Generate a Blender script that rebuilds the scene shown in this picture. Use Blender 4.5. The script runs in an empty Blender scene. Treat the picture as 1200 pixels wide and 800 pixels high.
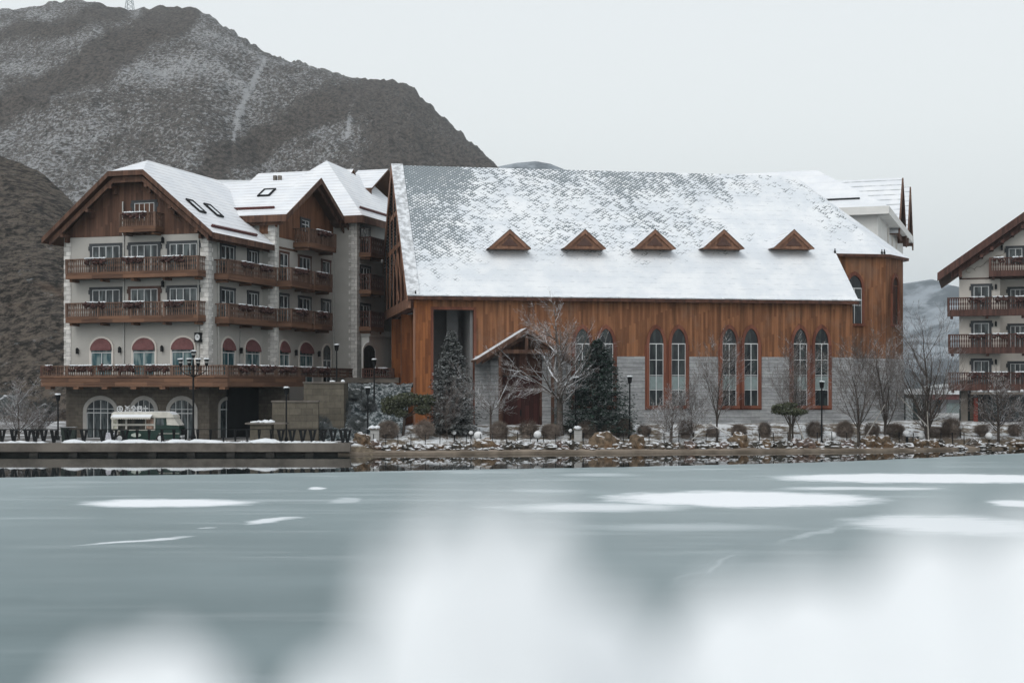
import bpy, bmesh, math, random
from math import sin, cos, radians as R, pi, sqrt
from mathutils import Vector, Matrix, noise
random.seed(7)
C = bpy.context.scene
COL = C.collection
# ------------------------------------------------------------ camera, sky, sun, exposure
CZ, F, HZ = 5.1, 1666.67, 452.0
cam = bpy.data.cameras.new('camera'); camo = bpy.data.objects.new('camera', cam); COL.objects.link(camo)
camo.location = (0, 0, CZ); camo.rotation_euler = (R(90), 0, 0)
cam.lens = 50; cam.sensor_width = 36; cam.shift_y = (HZ-400)/1200.0
cam.clip_start = 0.05; cam.clip_end = 20000
cam.dof.use_dof = True; cam.dof.focus_distance = 112; cam.dof.aperture_fstop = 1.75
C.camera = camo
w = bpy.data.worlds.new('World'); C.world = w; w.use_nodes = True
SUN_EL, SUN_ROT = 48, 200
def build_world():
    nt = w.node_tree; N = nt.nodes; L = nt.links; N.clear()
    out = N.new('ShaderNodeOutputWorld')
    sky = N.new('ShaderNodeTexSky'); sky.sky_type = 'NISHITA'; sky.sun_disc = False
    sky.sun_elevation = R(SUN_EL); sky.sun_rotation = R(SUN_ROT); sky.dust_density = 6; sky.air_density = 1.5
    b1 = N.new('ShaderNodeBackground'); b1.inputs[1].default_value = 0.05
    hs = N.new('ShaderNodeHueSaturation'); hs.inputs['Saturation'].default_value = 0.25
    L.new(sky.outputs[0], hs.inputs['Color']); L.new(hs.outputs[0], b1.inputs[0])
    tc = N.new('ShaderNodeTexCoord'); sp = N.new('ShaderNodeSeparateXYZ'); L.new(tc.outputs['Generated'], sp.inputs[0])
    cr = N.new('ShaderNodeValToRGB'); e = cr.color_ramp.elements
    e[0].position = 0.0; e[0].color = (.755, .79, .795, 1)
    e[1].position = 1.0; e[1].color = (.60, .63, .66, 1)
    m = e.new(.18); m.color = (.745, .78, .785, 1); m = e.new(.5); m.color = (.62, .65, .68, 1)
    L.new(sp.outputs[2], cr.inputs[0])
    b2 = N.new('ShaderNodeBackground'); b2.inputs[1].default_value = 1.0; L.new(cr.outputs[0], b2.inputs[0])
    ad = N.new('ShaderNodeAddShader'); L.new(b1.outputs[0], ad.inputs[0]); L.new(b2.outputs[0], ad.inputs[1])
    L.new(ad.outputs[0], out.inputs[0])
build_world()
sl = bpy.data.lights.new('sun', 'SUN'); sl.energy = 0.5; sl.angle = R(25); sl.color = (1, .97, .93)
so = bpy.data.objects.new('sun', sl); COL.objects.link(so)
so.rotation_euler = (R(90-SUN_EL), 0, R(-35))
C.view_settings.view_transform = 'Standard'; C.view_settings.look = 'None'; C.view_settings.gamma = 1
C.view_settings.use_curve_mapping = False; C.view_settings.exposure = 0.0
C.render.engine = 'CYCLES'
cy = C.cycles; cy.use_denoising = True; cy.max_bounces = 6; cy.diffuse_bounces = 2; cy.glossy_bounces = 3
cy.transmission_bounces = 3; cy.volume_bounces = 0; cy.caustics_reflective = False; cy.caustics_refractive = False
cy.sample_clamp_indirect = 4

# ------------------------------------------------------------ helpers
class Frame:
    """local building axes: x along the front, y into the depth"""
    def __init__(s, x, y, deg): s.x, s.y, s.t = x, y, R(deg)
    def w(s, a, b, z=0): return Vector((s.x+a*cos(s.t)-b*sin(s.t), s.y+a*sin(s.t)+b*cos(s.t), z))
    def px(s, a, b): p = s.w(a, b); return 600+F*p.x/p.y
    def z(s, a, b, py): return CZ+(HZ-py)/F*s.w(a, b).y
    def a(s, px, b=0):
        k = (px-600)/F; o = s.w(0, b); return (k*o.y-o.x)/(cos(s.t)-k*sin(s.t))
    def b(s, px, a=0):
        k = (px-600)/F; o = s.w(a, 0); return (k*o.y-o.x)/(-sin(s.t)-k*cos(s.t))
WORLD = Frame(0, 0, 0)
def at(px, Y): return (px-600)/F*Y
def zat(py, Y): return CZ+(HZ-py)/F*Y

class MB:
    def __init__(s): s.v = []; s.f = []
    def add(s, vs, fs):
        n = len(s.v); s.v += [tuple(p) for p in vs]; s.f += [tuple(i+n for i in f) for f in fs]; return s
    def box(s, x0, x1, y0, y1, z0, z1):
        return s.add([(x0,y0,z0),(x1,y0,z0),(x1,y1,z0),(x0,y1,z0),(x0,y0,z1),(x1,y0,z1),(x1,y1,z1),(x0,y1,z1)],
                     [(0,3,2,1),(4,5,6,7),(0,1,5,4),(1,2,6,5),(2,3,7,6),(3,0,4,7)])
    def fbox(s, fc, s0, s1, d0, d1, z0, z1):
        P = [fc(a, d, z) for z in (z0, z1) for (a, d) in ((s0,d0),(s1,d0),(s1,d1),(s0,d1))]
        return s.add(P, [(0,3,2,1),(4,5,6,7),(0,1,5,4),(1,2,6,5),(2,3,7,6),(3,0,4,7)])
    def prism(s, poly, vec):
        n = len(poly); vec = Vector(vec)
        P = [Vector(p) for p in poly]; Q = [p+vec for p in P]
        return s.add(P+Q, [tuple(range(n)), tuple(range(2*n-1, n-1, -1))]+[(i, i+n, (i+1) % n+n, (i+1) % n) for i in range(n)])
    def fprism(s, fc, outline, d0, d1):
        n = len(outline)
        P = [fc(a, d0, z) for a, z in outline]+[fc(a, d1, z) for a, z in outline]
        return s.add(P, [tuple(range(n)), tuple(range(2*n-1, n-1, -1))]+[(i, i+n, (i+1) % n+n, (i+1) % n) for i in range(n)])
    def fring(s, fc, outer, inner, d0, d1, closed=False):
        n = len(outer); P = []
        for (o, i) in zip(outer, inner): P += [fc(o[0], d0, o[1]), fc(o[0], d1, o[1]), fc(i[0], d0, i[1]), fc(i[0], d1, i[1])]
        fs = []
        for k in range(n if closed else n-1):
            a, b = 4*k, 4*((k+1) % n)
            fs += [(a,b,b+1,a+1), (a+1,b+1,b+3,a+3), (a+2,a+3,b+3,b+2), (a,a+2,b+2,b)]
        if not closed: fs += [(0,1,3,2), (4*n-4, 4*n-2, 4*n-1, 4*n-3)]
        return s.add(P, fs)
    def slab(s, poly, th): return s.prism(poly, (0, 0, -th))
    def tube(s, p, q, r0, r1, n=6, cap=True):
        p, q = Vector(p), Vector(q); d = (q-p)
        if d.length < 1e-6: return s
        d.normalize(); u = d.orthogonal().normalized(); v = d.cross(u)
        P = [p+(u*cos(2*pi*i/n)+v*sin(2*pi*i/n))*r0 for i in range(n)]+[q+(u*cos(2*pi*i/n)+v*sin(2*pi*i/n))*r1 for i in range(n)]
        fs = [(i, (i+1) % n, (i+1) % n+n, i+n) for i in range(n)]
        if cap: fs += [tuple(range(n-1, -1, -1)), tuple(range(n, 2*n))]
        return s.add(P, fs)
    def lathe(s, c, prof, n=12):
        c = Vector(c); P = []
        for r, z in prof: P += [c+Vector((r*cos(2*pi*i/n), r*sin(2*pi*i/n), z)) for i in range(n)]
        fs = []
        for k in range(len(prof)-1):
            fs += [(k*n+i, k*n+(i+1) % n, (k+1)*n+(i+1) % n, (k+1)*n+i) for i in range(n)]
        fs += [tuple(range(n-1, -1, -1)), tuple(range((len(prof)-1)*n, len(prof)*n))]
        return s.add(P, fs)
    def blob(s, c, r, sq=1.0, amp=.25, seed=0, sub=2, fr=1.0, rz=None):
        bm = bmesh.new(); bmesh.ops.create_icosphere(bm, subdivisions=sub, radius=1)
        c = Vector(c); P = []; r = Vector(r) if not isinstance(r, (int, float)) else Vector((r, r, r*sq))
        for v in bm.verts:
            k = 1+amp*noise.noise(v.co*1.7*fr+Vector((seed*3.1, seed*1.7, 0)))*2+amp*.4*noise.noise(v.co*5*fr+Vector((0, seed, seed)))
            q = Vector((v.co.x*r.x, v.co.y*r.y, v.co.z*r.z))*k
            if rz: q = Vector((q.x*cos(rz)-q.y*sin(rz), q.x*sin(rz)+q.y*cos(rz), q.z))
            P.append(c+q)
        fs = [tuple(x.index for x in f.verts) for f in bm.faces]; bm.free()
        return s.add(P, fs)
    def build(s, name, mat, parent=None, smooth=False):
        me = bpy.data.meshes.new(name); me.from_pydata(s.v, [], s.f); me.materials.append(mat)
        if smooth: me.polygons.foreach_set('use_smooth', [True]*len(me.polygons))
        me.update()
        o = bpy.data.objects.new(name, me); COL.objects.link(o)
        if parent: o.parent = parent
        return o
def tag(o, label=None, cat=None, group=None, kind=None):
    if label: o['label'] = label
    if cat: o['category'] = cat
    if group: o['group'] = group
    if kind: o['kind'] = kind
    return o
def thing(name, label, cat, loc=(0,0,0), rz=0, group=None):
    o = bpy.data.objects.new(name, None); COL.objects.link(o); o.location = loc; o.rotation_euler = (0, 0, rz)
    o.empty_display_size = .2
    return tag(o, label, cat, group)
def dup(o, loc=None, rz=None, sc=None, parent=None):
    c = o.copy(); COL.objects.link(c)
    if parent is not None: c.parent = parent
    if loc is not None: c.location = loc
    if rz is not None: c.rotation_euler = (0, 0, rz)
    if sc is not None: c.scale = sc if not isinstance(sc, (int, float)) else (sc,)*3
    for ch in o.children: dup(ch, parent=c)
    return c
front = lambda b=0.0: (lambda s, d, z: (s, b-d, z))
side = lambda a=0.0: (lambda s, d, z: (a+d, s, z))

# ------------------------------------------------------------ materials
class NT:
    def __init__(s, name):
        s.m = bpy.data.materials.new(name); s.m.use_nodes = True; s.t = s.m.node_tree; s.n = s.t.nodes
        s.b = s.n['Principled BSDF']
    def N(s, kind, **k):
        x = s.n.new('ShaderNode'+kind)
        for a, v in k.items(): setattr(x, a, v)
        return x
    def L(s, a, b): s.t.links.new(a, b)
    def obj(s):
        return s.N('TexCoord').outputs['Object']
    def val(s, op, a, b=None, c=None, clamp=False):
        x = s.N('Math', operation=op); x.use_clamp = clamp
        for i, v in enumerate((a, b, c)):
            if v is None: continue
            if isinstance(v, (int, float)): x.inputs[i].default_value = v
            else: s.L(v, x.inputs[i])
        return x.outputs[0]
    def noise(s, scale, detail=3, rough=.6, vec=None, stretch=None, w=None):
        x = s.N('TexNoise'); x.inputs['Scale'].default_value = scale; x.inputs['Detail'].default_value = detail
        x.inputs['Roughness'].default_value = rough
        v = vec or s.obj()
        if stretch:
            mp = s.N('Mapping'); mp.inputs['Scale'].default_value = stretch; s.L(v, mp.inputs[0]); v = mp.outputs[0]
        s.L(v, x.inputs['Vector']); return x.outputs[0]
    def ramp(s, f, stops):
        x = s.N('ValToRGB'); e = x.color_ramp.elements
        while len(e) < len(stops): e.new(.5)
        for el, (p, c) in zip(e, stops):
            el.position = p; el.color = (c, c, c, 1) if isinstance(c, (int, float)) else (*c, 1)
        s.L(f, x.inputs[0]); return x.outputs[0]
    def rng(s, f, a, b, c=0, d=1, smooth=True):
        x = s.N('MapRange'); x.interpolation_type = 'SMOOTHSTEP' if smooth else 'LINEAR'
        for i, v in enumerate((a, b, c, d)): x.inputs[i+1].default_value = v
        s.L(f, x.inputs[0]); return x.outputs[0]
    def mix(s, f, a, b, mode='MIX'):
        x = s.N('Mix', data_type='RGBA', blend_type=mode)
        if isinstance(f, (int, float)): x.inputs[0].default_value = f
        else: s.L(f, x.inputs[0])
        for i, v in ((6, a), (7, b)):
            if isinstance(v, tuple): x.inputs[i].default_value = (*v, 1)
            else: s.L(v, x.inputs[i])
        return x.outputs[2]
    def sep(s, v): x = s.N('SeparateXYZ'); s.L(v, x.inputs[0]); return x.outputs
    def comb(s, *a):
        x = s.N('CombineXYZ')
        for i, v in enumerate(a):
            if isinstance(v, (int, float)): x.inputs[i].default_value = v
            else: s.L(v, x.inputs[i])
        return x.outputs[0]
    def nz(s): return s.sep(s.N('NewGeometry').outputs['Normal'])[2]
    def bump(s, h, st=.3, dist=.05):
        x = s.N('Bump'); x.inputs['Strength'].default_value = st; x.inputs['Distance'].default_value = dist
        s.L(h, x.inputs['Height']); s.L(x.outputs[0], s.b.inputs['Normal'])
    def out(s, col, rough=.8, spec=.3, metal=0):
        if isinstance(col, tuple): s.b.inputs['Base Color'].default_value = (*col, 1)
        else: s.L(col, s.b.inputs['Base Color'])
        if isinstance(rough, (int, float)): s.b.inputs['Roughness'].default_value = rough
        else: s.L(rough, s.b.inputs['Roughness'])
        s.b.inputs['Specular IOR Level'].default_value = spec; s.b.inputs['Metallic'].default_value = metal
        return s.m
SNOW = (.74, .77, .80)
def m_plain(name, col, rough=.7, var=.25, scale=3, spec=.3, snow=0, snow_lo=.55, snow_hi=.8, metal=0, fine=0):
    n = NT(name); k = n.noise(scale, 4)
    c = n.mix(n.rng(k, .3, .7), tuple(x*(1-var) for x in col), tuple(min(1, x*(1+var)) for x in col))
    if fine:
        c = n.mix(n.rng(n.noise(fine, 3), .35, .65), n.mix(1.0, c, (.55, .55, .55), 'MULTIPLY'), c)
    if snow:
        s_ = n.val('MULTIPLY', n.rng(n.val('ADD', n.nz(), n.val('MULTIPLY', n.val('SUBTRACT', n.noise(scale*2.2, 3), .5), .7)), snow_lo, snow_hi), snow)
        c = n.mix(s_, c, SNOW)
    return n.out(c, rough, spec, metal)
def m_snow(name='snow'):
    n = NT(name); c = n.mix(n.rng(n.noise(2.5, 4), .35, .7), (.70, .74, .775), (.77, .80, .82))
    n.bump(n.noise(6, 4), .4, .06); return n.out(c, .85, .2)
def m_wood(name, dark, light, board=.16, streak=1.0, horiz=False, seams=True, stain=None):
    n = NT(name); x, y, z = n.sep(n.obj())
    u = n.val('ADD', x, n.val('MULTIPLY', y, .73))
    if horiz: u, z = z, u
    q = n.val('DIVIDE', u, board); i = n.val('FLOOR', q); fr = n.val('FRACT', q)
    wn = n.N('TexWhiteNoise', noise_dimensions='2D')
    n.L(n.comb(i, n.val('FLOOR', n.val('DIVIDE', n.val('ADD', z, n.val('MULTIPLY', i, 1.37)), 2.9)), 0), wn.inputs['Vector'])
    tone = wn.outputs[0]
    st = n.noise(1, 4, .65, n.comb(n.val('MULTIPLY', u, 5.5), n.val('MULTIPLY', z, .45), 0))
    big = n.noise(.35, 3, .6)
    t = n.val('ADD', n.val('MULTIPLY', tone, .45), n.val('ADD', n.val('MULTIPLY', st, .7*streak), n.val('MULTIPLY', big, .45)))
    c = n.mix(n.rng(t, .45, 1.15), dark, light)
    if stain:
        dr = n.noise(1, 3, .6, n.comb(n.val('MULTIPLY', u, 1.6), n.val('MULTIPLY', z, .12), 3.0))
        t2 = n.val('MULTIPLY', n.rng(dr, .5, .68), n.rng(z, stain[0], stain[1], .15, .75))
        c = n.mix(t2, c, tuple(v*.5 for v in dark))
        g2 = n.val('MULTIPLY', n.rng(n.noise(.5, 4, .65, stretch=(1, 1, .6)), .52, .7), .4); c = n.mix(g2, c, (.19, .13, .095))
    if seams:
        e = n.val('MULTIPLY', n.rng(fr, .0, .10, 1, 0), .55)
        c = n.mix(e, c, tuple(v*.35 for v in dark))
    n.bump(n.val('ADD', n.rng(fr, 0, .12), n.val('MULTIPLY', st, .4)), .5, .03)
    return n.out(c, .75, .25)
def m_stone(name, base, rows=.42, width=1.1, mortar=.05, dusted=False):
    n = NT(name); x, y, z = n.sep(n.obj())
    u = n.val('ADD', x, n.val('MULTIPLY', y, .73))
    b = n.N('TexBrick'); n.L(n.comb(u, z, 0), b.inputs['Vector'])
    b.inputs['Scale'].default_value = 1; b.inputs['Brick Width'].default_value = width; b.inputs['Row Height'].default_value = rows
    b.inputs['Mortar Size'].default_value = mortar; b.inputs['Mortar Smooth'].default_value = .4; b.inputs['Bias'].default_value = 0
    b.inputs['Color1'].default_value = (*[v*.82 for v in base], 1); b.inputs['Color2'].default_value = (*[min(1, v*1.15) for v in base], 1)
    b.inputs['Mortar'].default_value = (*[v*.6 for v in base], 1)
    k = n.noise(2.2, 5, .65)
    c = n.mix(n.rng(k, .3, .75), n.mix(1.0, b.outputs[0], (.72, .72, .73), 'MULTIPLY'), b.outputs[0])
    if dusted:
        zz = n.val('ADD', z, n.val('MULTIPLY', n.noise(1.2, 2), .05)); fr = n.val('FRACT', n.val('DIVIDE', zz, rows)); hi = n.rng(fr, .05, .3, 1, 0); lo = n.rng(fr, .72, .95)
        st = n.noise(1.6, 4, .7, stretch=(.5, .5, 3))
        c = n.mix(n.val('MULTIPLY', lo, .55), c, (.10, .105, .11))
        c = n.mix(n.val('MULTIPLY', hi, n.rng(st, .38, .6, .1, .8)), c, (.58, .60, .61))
    n.bump(n.val('SUBTRACT', n.val('MULTIPLY', n.noise(5, 4), .5), b.outputs['Fac']), .6, .05)
    return n.out(c, .85, .2)
def m_roof(name='snowy_roof', line=.34, col=(.30, .27, .27), amt=.5):
    n = NT(name); x, y, z = n.sep(n.obj())
    fr = n.val('FRACT', n.val('DIVIDE', z, line))
    l = n.rng(n.val('ABSOLUTE', n.val('SUBTRACT', fr, .5)), .0, .17, 1, 0)
    l = n.val('MULTIPLY', l, n.rng(n.noise(.8, 4), .30, .62, .15, 1))
    c = n.mix(n.rng(n.noise(.5, 4), .35, .7), (.70, .73, .765), (.78, .80, .82))
    up = n.rng(n.nz(), .12, .3)
    c = n.mix(n.val('MULTIPLY', l, amt), c, col); c = n.mix(up, (.10, .055, .035), c)
    n.bump(n.noise(5, 3), .25, .05); return n.out(c, .8, .2)
def m_chapel_roof():
    n = NT('chapel_shingles'); x, y, z = n.sep(n.obj())
    p = n.val('MULTIPLY', x, 1/.40); q = n.val('MULTIPLY', z, 1/.28)
    d1 = n.val('FRACT', n.val('ADD', p, q)); d2 = n.val('FRACT', n.val('SUBTRACT', q, p))
    # distance to the lower edges of each diamond shingle
    e = n.val('MINIMUM', d1, d2)
    top = n.rng(z, 21.2, 25.0); left = n.rng(x, 9, 1.0)
    patch = n.noise(.16, 4, .62, stretch=(1, .6, .8)); fine = n.noise(1.1, 3)
    streak = n.noise(1, 3, .6, n.comb(n.val('MULTIPLY', n.val('ADD', x, n.val('MULTIPLY', z, .35)), .5), n.val('MULTIPLY', z, .1), 0))
    a = n.val('ADD', n.val('MULTIPLY', top, .30), n.val('MULTIPLY', left, n.rng(z, 13, 22, .16, .5)))
    a = n.val('ADD', a, n.val('MULTIPLY', n.val('SUBTRACT', patch, .5), n.rng(z, 16, 22, .35, 1.5)))
    a = n.val('ADD', a, n.val('MULTIPLY', n.val('SUBTRACT', streak, .5), n.rng(z, 14, 21, .1, .7)))
    a = n.val('ADD', a, n.val('MULTIPLY', n.val('SUBTRACT', fine, .5), .8))
    right = n.rng(x, 22, 36, 0, .30); a = n.val('SUBTRACT', a, right)
    wt = n.N('TexWhiteNoise', noise_dimensions='2D'); n.L(n.comb(n.val('FLOOR', n.val('ADD', p, q)), n.val('FLOOR', n.val('SUBTRACT', q, p)), 0), wt.inputs['Vector'])
    a = n.val('ADD', a, n.val('MULTIPLY', n.val('SUBTRACT', wt.outputs[0], .5), n.rng(z, 14, 19, .1, .55)))
    a = n.val('ADD', a, n.rng(z, 13.0, 20, -.11, .11))
    a = n.val('MULTIPLY', a, 1.15, clamp=True)
    thr = n.val('SUBTRACT', a, e)
    m = n.val('MULTIPLY', n.rng(thr, -.04, .16), n.rng(a, .02, .3))
    fr = n.val('FRACT', n.val('DIVIDE', n.val('ADD', z, n.val('MULTIPLY', n.noise(.8, 2), .12)), .5))
    crs = n.val('MULTIPLY', n.rng(fr, 0, .34, 1, 0), n.rng(n.noise(1.3, 5, .75, stretch=(1.1, 1, 2.6)), .46, .66, 0, .45))
    c = n.mix(n.rng(n.noise(.4, 4), .35, .7), (.66, .70, .74), (.775, .80, .82))
    c = n.mix(crs, c, (.35, .38, .42))
    c = n.mix(n.val('MULTIPLY', m, .86), c, n.mix(n.rng(fine, .3, .7), (.10, .13, .14), (.17, .205, .22)) if False else n.mix(n.rng(e, .0, .55), (.05, .07, .08), (.21, .25, .27)))
    n.bump(n.val('ADD', e, n.noise(4, 3)), .35, .05); return n.out(c, .8, .2)
def m_glass(name, col=(.02, .03, .035), rough=.08, var=.0, drape=None):
    n = NT(name); c = col
    if drape:
        x, y, z = n.sep(n.obj()); u = n.val('ADD', x, n.val('MULTIPLY', y, .8))
        k = n.noise(1, 2, .5, n.comb(n.val('MULTIPLY', u, 2.2), n.val('MULTIPLY', z, .5), 0))
        c = n.mix(n.rng(k, .42, .62), col, drape)
    return n.out(c, rough, .35)
M = {}
M['snow'] = m_snow()
M['sroof'] = m_roof(); M['croof'] = m_chapel_roof()
M['chapel_wood'] = m_wood('chapel_boards', (.125, .052, .024), (.28, .125, .058), .2, stain=(8, 12.5))
M['pier_wood'] = m_wood('pier_boards', (.14, .048, .018), (.32, .12, .042), .24)
M['trim_wood'] = m_wood('trim_timber', (.15, .078, .05), (.28, .15, .10), .5, seams=False)
M['frame_wood'] = m_wood('window_timber', (.095, .032, .02), (.20, .075, .045), .5, seams=False)
M['gable_wood'] = m_wood('gable_boards', (.065, .034, .024), (.145, .078, .052), .22)
M['rail_wood'] = m_wood('railing_timber', (.078, .046, .034), (.205, .13, .096), .11)
M['deck_wood'] = m_wood('deck_fascia', (.085, .046, .031), (.20, .108, .066), .3, horiz=True)
M['dormer_wood'] = m_wood('dormer_boards', (.14, .07, .045), (.25, .135, .085), .25)
M['dark_wood'] = m_wood('dark_timber', (.045, .02, .014), (.11, .05, .034), .3, seams=False)
M['red_wood'] = m_wood('redbrown_timber', (.05, .026, .021), (.115, .058, .046), .13)
M['plaster'] = m_plain('grey_render', (.425, .415, .39), .9, .06, .5, .1)
M['plaster_c'] = m_plain('cream_render', (.60, .565, .52), .9, .06, .5, .1)
M['plaster_w'] = m_plain('white_render', (.68, .68, .66), .9, .06, .6, .1)
M['base_wall'] = m_stone('beige_block_wall', (.165, .145, .12), .3, .6, .012)
M['quoin'] = m_stone('quoin_stone', (.76, .745, .71), .36, .8, .025)
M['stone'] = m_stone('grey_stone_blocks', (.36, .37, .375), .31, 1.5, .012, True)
M['arch'] = m_plain('arch_render', (.42, .41, .39), .9, .08, 2)
M['winframe'] = m_plain('dark_window_surround', (.045, .05, .055), .6, .2, 4)
M['winframe_r'] = m_plain('brown_window_surround', (.085, .045, .035), .6, .2, 4)
M['white'] = m_plain('white_joinery', (.62, .64, .65), .5, .06, 4)
M['glass'] = m_glass('window_glass', (.016, .022, .026), .1, drape=(.09, .11, .115))
M['glass_t'] = m_glass('teal_window_glass', (.02, .07, .085), .12, drape=(.18, .24, .24))
M['glass_c'] = m_glass('chapel_glass', (.010, .013, .016), .15, drape=(.035, .045, .045))
M['blind'] = m_plain('pale_pane', (.20, .25, .25), .4, .15, 2)
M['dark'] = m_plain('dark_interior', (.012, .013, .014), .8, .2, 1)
M['awning'] = m_plain('dusty_red_awning', (.15, .066, .066), .85, .15, 3)
M['flowers'] = m_plain('dried_red_flowers', (.06, .03, .026), .95, .5, 6, snow=.55, snow_lo=.8, snow_hi=1.15)
M['metal'] = m_plain('black_metal', (.010, .011, .012), .75, .2, 6, .15)
M['metal_s'] = m_plain('black_metal_snowy', (.018, .02, .022), .5, .2, 6, .5, snow=1, snow_lo=.7, snow_hi=.95)
M['lampglass'] = m_plain('lantern_glass', (.35, .36, .35), .3, .1, 4)
M['pipe'] = m_plain('downpipe', (.42, .42, .40), .6, .1, 4)
M['gutter_r'] = m_plain('dark_red_bar', (.09, .025, .022), .6, .2, 4)
M['conc'] = m_plain('weathered_concrete', (.15, .135, .118), .9, .3, .6)
M['bin'] = m_plain('cabinet_grey', (.38, .38, .37), .6, .1, 4, snow=1)
M['door'] = m_wood('red_door_boards', (.035, .011, .009), (.065, .02, .017), .35)
M['greyin'] = m_plain('grey_porch_plaster', (.22, .225, .23), .9, .08, 1)
M['bark'] = m_plain('bark_dark', (.055, .045, .038), .9, .3, 5, snow=.95, snow_lo=.45, snow_hi=.95)
M['bark_s'] = m_plain('bark_snowy', (.085, .07, .06), .9, .3, 5, snow=1, snow_lo=.05, snow_hi=.5)
M['twig'] = m_plain('twig', (.115, .094, .083), .9, .3, 3, snow=.85, snow_lo=.35, snow_hi=.95)
M['twig_s'] = m_plain('twig_snowy', (.13, .105, .09), .9, .3, 3, snow=.95, snow_lo=.1, snow_hi=.7)
M['stake'] = m_plain('pale_prop_pole', (.34, .32, .29), .9, .2, 3, snow=1, snow_lo=.3, snow_hi=.8)
M['conifer'] = m_plain('conifer_needles', (.016, .038, .026), .9, .5, 2, snow=.7, snow_lo=.85, snow_hi=1.2)
M['conifer_g'] = m_plain('frosted_conifer_needles', (.050, .058, .045), .9, .4, 3, snow=.5, snow_lo=.55, snow_hi=1.2)
M['pine'] = m_plain('pine_needles', (.07, .078, .045), .9, .4, 3, snow=.35, snow_lo=.6, snow_hi=1.2)
M['shrub'] = m_plain('clipped_twigs', (.19, .155, .13), .95, .3, 6, snow=.25, snow_lo=.7, snow_hi=1.2)
M['shrub_g'] = m_plain('frosted_shrub_twigs', (.085, .095, .095), .95, .4, 4, snow=.7, snow_lo=.55, snow_hi=1.1)
M['leaf_b'] = m_plain('brown_clinging_leaves', (.10, .065, .05), .95, .4, 5, snow=.3)
def m_rock(name, col, snow=.9):
    n = NT(name); k = n.noise(2.5, 6, .7); c = n.mix(n.rng(k, .3, .72), tuple(v*.4 for v in col), tuple(v*1.3 for v in col))
    c = n.mix(n.rng(n.noise(.9, 3), .45, .7), c, n.mix(1.0, c, (.75, .62, .5), 'MULTIPLY'))
    s_ = n.rng(n.val('ADD', n.nz(), n.val('MULTIPLY', n.val('SUBTRACT', n.noise(2.5, 3), .5), 1.0)), .62, .9)
    c = n.mix(n.val('MULTIPLY', s_, snow), c, SNOW); n.bump(k, .8, .1); return n.out(c, .9, .2)
ROCKS = [m_rock('boulder_tan', (.17, .125, .085), .7), m_rock('boulder_grey', (.15, .135, .12)), m_rock('boulder_dark', (.075, .07, .06), .8), m_rock('boulder_pink', (.17, .13, .115), .9)]

# ------------------------------------------------------------ terrain, lake
def lerp(a, b, t): return a+(b-a)*max(0, min(1, t))
def pw(x, pts):
    if x <= pts[0][0]: return pts[0][1]
    for (a, b), (c, d) in zip(pts, pts[1:]):
        if x <= c: return b+(d-b)*(x-a)/(c-a)
    return pts[-1][1]
def shore_y(x):
    return pw(x, [(-12, 105.2), (2.6, 107.4), (26.5, 110.6), (42, 116), (80, 122)])+.35*noise.noise(Vector((x*.35, 3, 0)))
QX = -11.6
def ground_z(x, y):
    d = y-shore_y(x)
    r = pw(d, [(-2, -.8), (0, -.02), (.5, .22), (1.6, .42), (2.6, .72), (5, 1.15), (10, 1.85), (60, 2.0)])
    if d > 1.5: r += .10*noise.noise(Vector((x*.6, y*.6, 0)))
    l = .85 if y > 105.2 else -.8
    t = max(0, min(1, (x-QX)/1.6))
    if y > 112: t = max(0, min(1, (x+12)/3.5))
    return l*(1-t)+r*t
def grid(name, xs, ys, fz, mat, attrs=None, smooth=True):
    mb = MB(); nx = len(xs)
    for y in ys:
        for x in xs: mb.v.append((x, y, fz(x, y)))
    for j in range(len(ys)-1):
        for i in range(nx-1):
            a = j*nx+i; mb.f.append((a, a+1, a+nx+1, a+nx))
    o = mb.build(name, mat, smooth=smooth)
    if attrs:
        for an, fn in attrs.items():
            at_ = o.data.attributes.new(an, 'FLOAT', 'POINT'); at_.data.foreach_set('value', [fn(*v) for v in mb.v])
    return o
def frange(a, b, st):
    r = []; x = a
    while x < b: r.append(x); x += st
    r.append(b); return r
# ground material
n = NT('snowy_ground'); x, y, z = n.sep(n.obj())
k = n.noise(.55, 5, .65); k2 = n.noise(3, 4, .7)
soil = n.mix(n.rng(k2, .3, .7), (.085, .068, .05), (.20, .165, .12))
cov = n.val('ADD', k, n.val('MULTIPLY', n.val('SUBTRACT', k2, .5), .55))
sn = n.rng(cov, .44, .56)
sn = n.val('MULTIPLY', sn, n.rng(z, .55, .80))
c = n.mix(sn, soil, (.66, .69, .71)); n.bump(k2, .6, .1); M['ground'] = n.out(c, .9, .2)
n = NT('wet_plaza'); k = n.noise(.35, 5, .6); c = n.mix(n.rng(k, .42, .6), (.10, .095, .09), (.17, .16, .15))
c = n.mix(n.rng(n.noise(.25, 5, .6, stretch=(1, 2, 1)), .52, .60), c, (.74, .77, .8)); M['plaza'] = n.out(c, .6, .3)
n = NT('stone_edging'); k = n.noise(.9, 5, .6, stretch=(.5, 1, 1)); k2 = n.noise(6, 3)
M['edging'] = n.out(n.mix(n.rng(k, .35, .65), (.14, .115, .09), (.27, .225, .18)), .9, .2)
xs = frange(-12.5, 60, .5)+frange(61, 150, 8)
tag(grid('shore_ground', xs, frange(102, 126, .5)+frange(127, 260, 9), ground_z, M['ground']), kind='structure')
tag(MB().box(-160, -12.3, 105.05, 300, -.6, .848).build('quay_plaza', M['plaza']), kind='structure')
tag(MB().box(-3000, 3000, 240, 4200, -1.0, .60).build('far_ground', M['ground']), kind='structure')
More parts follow.
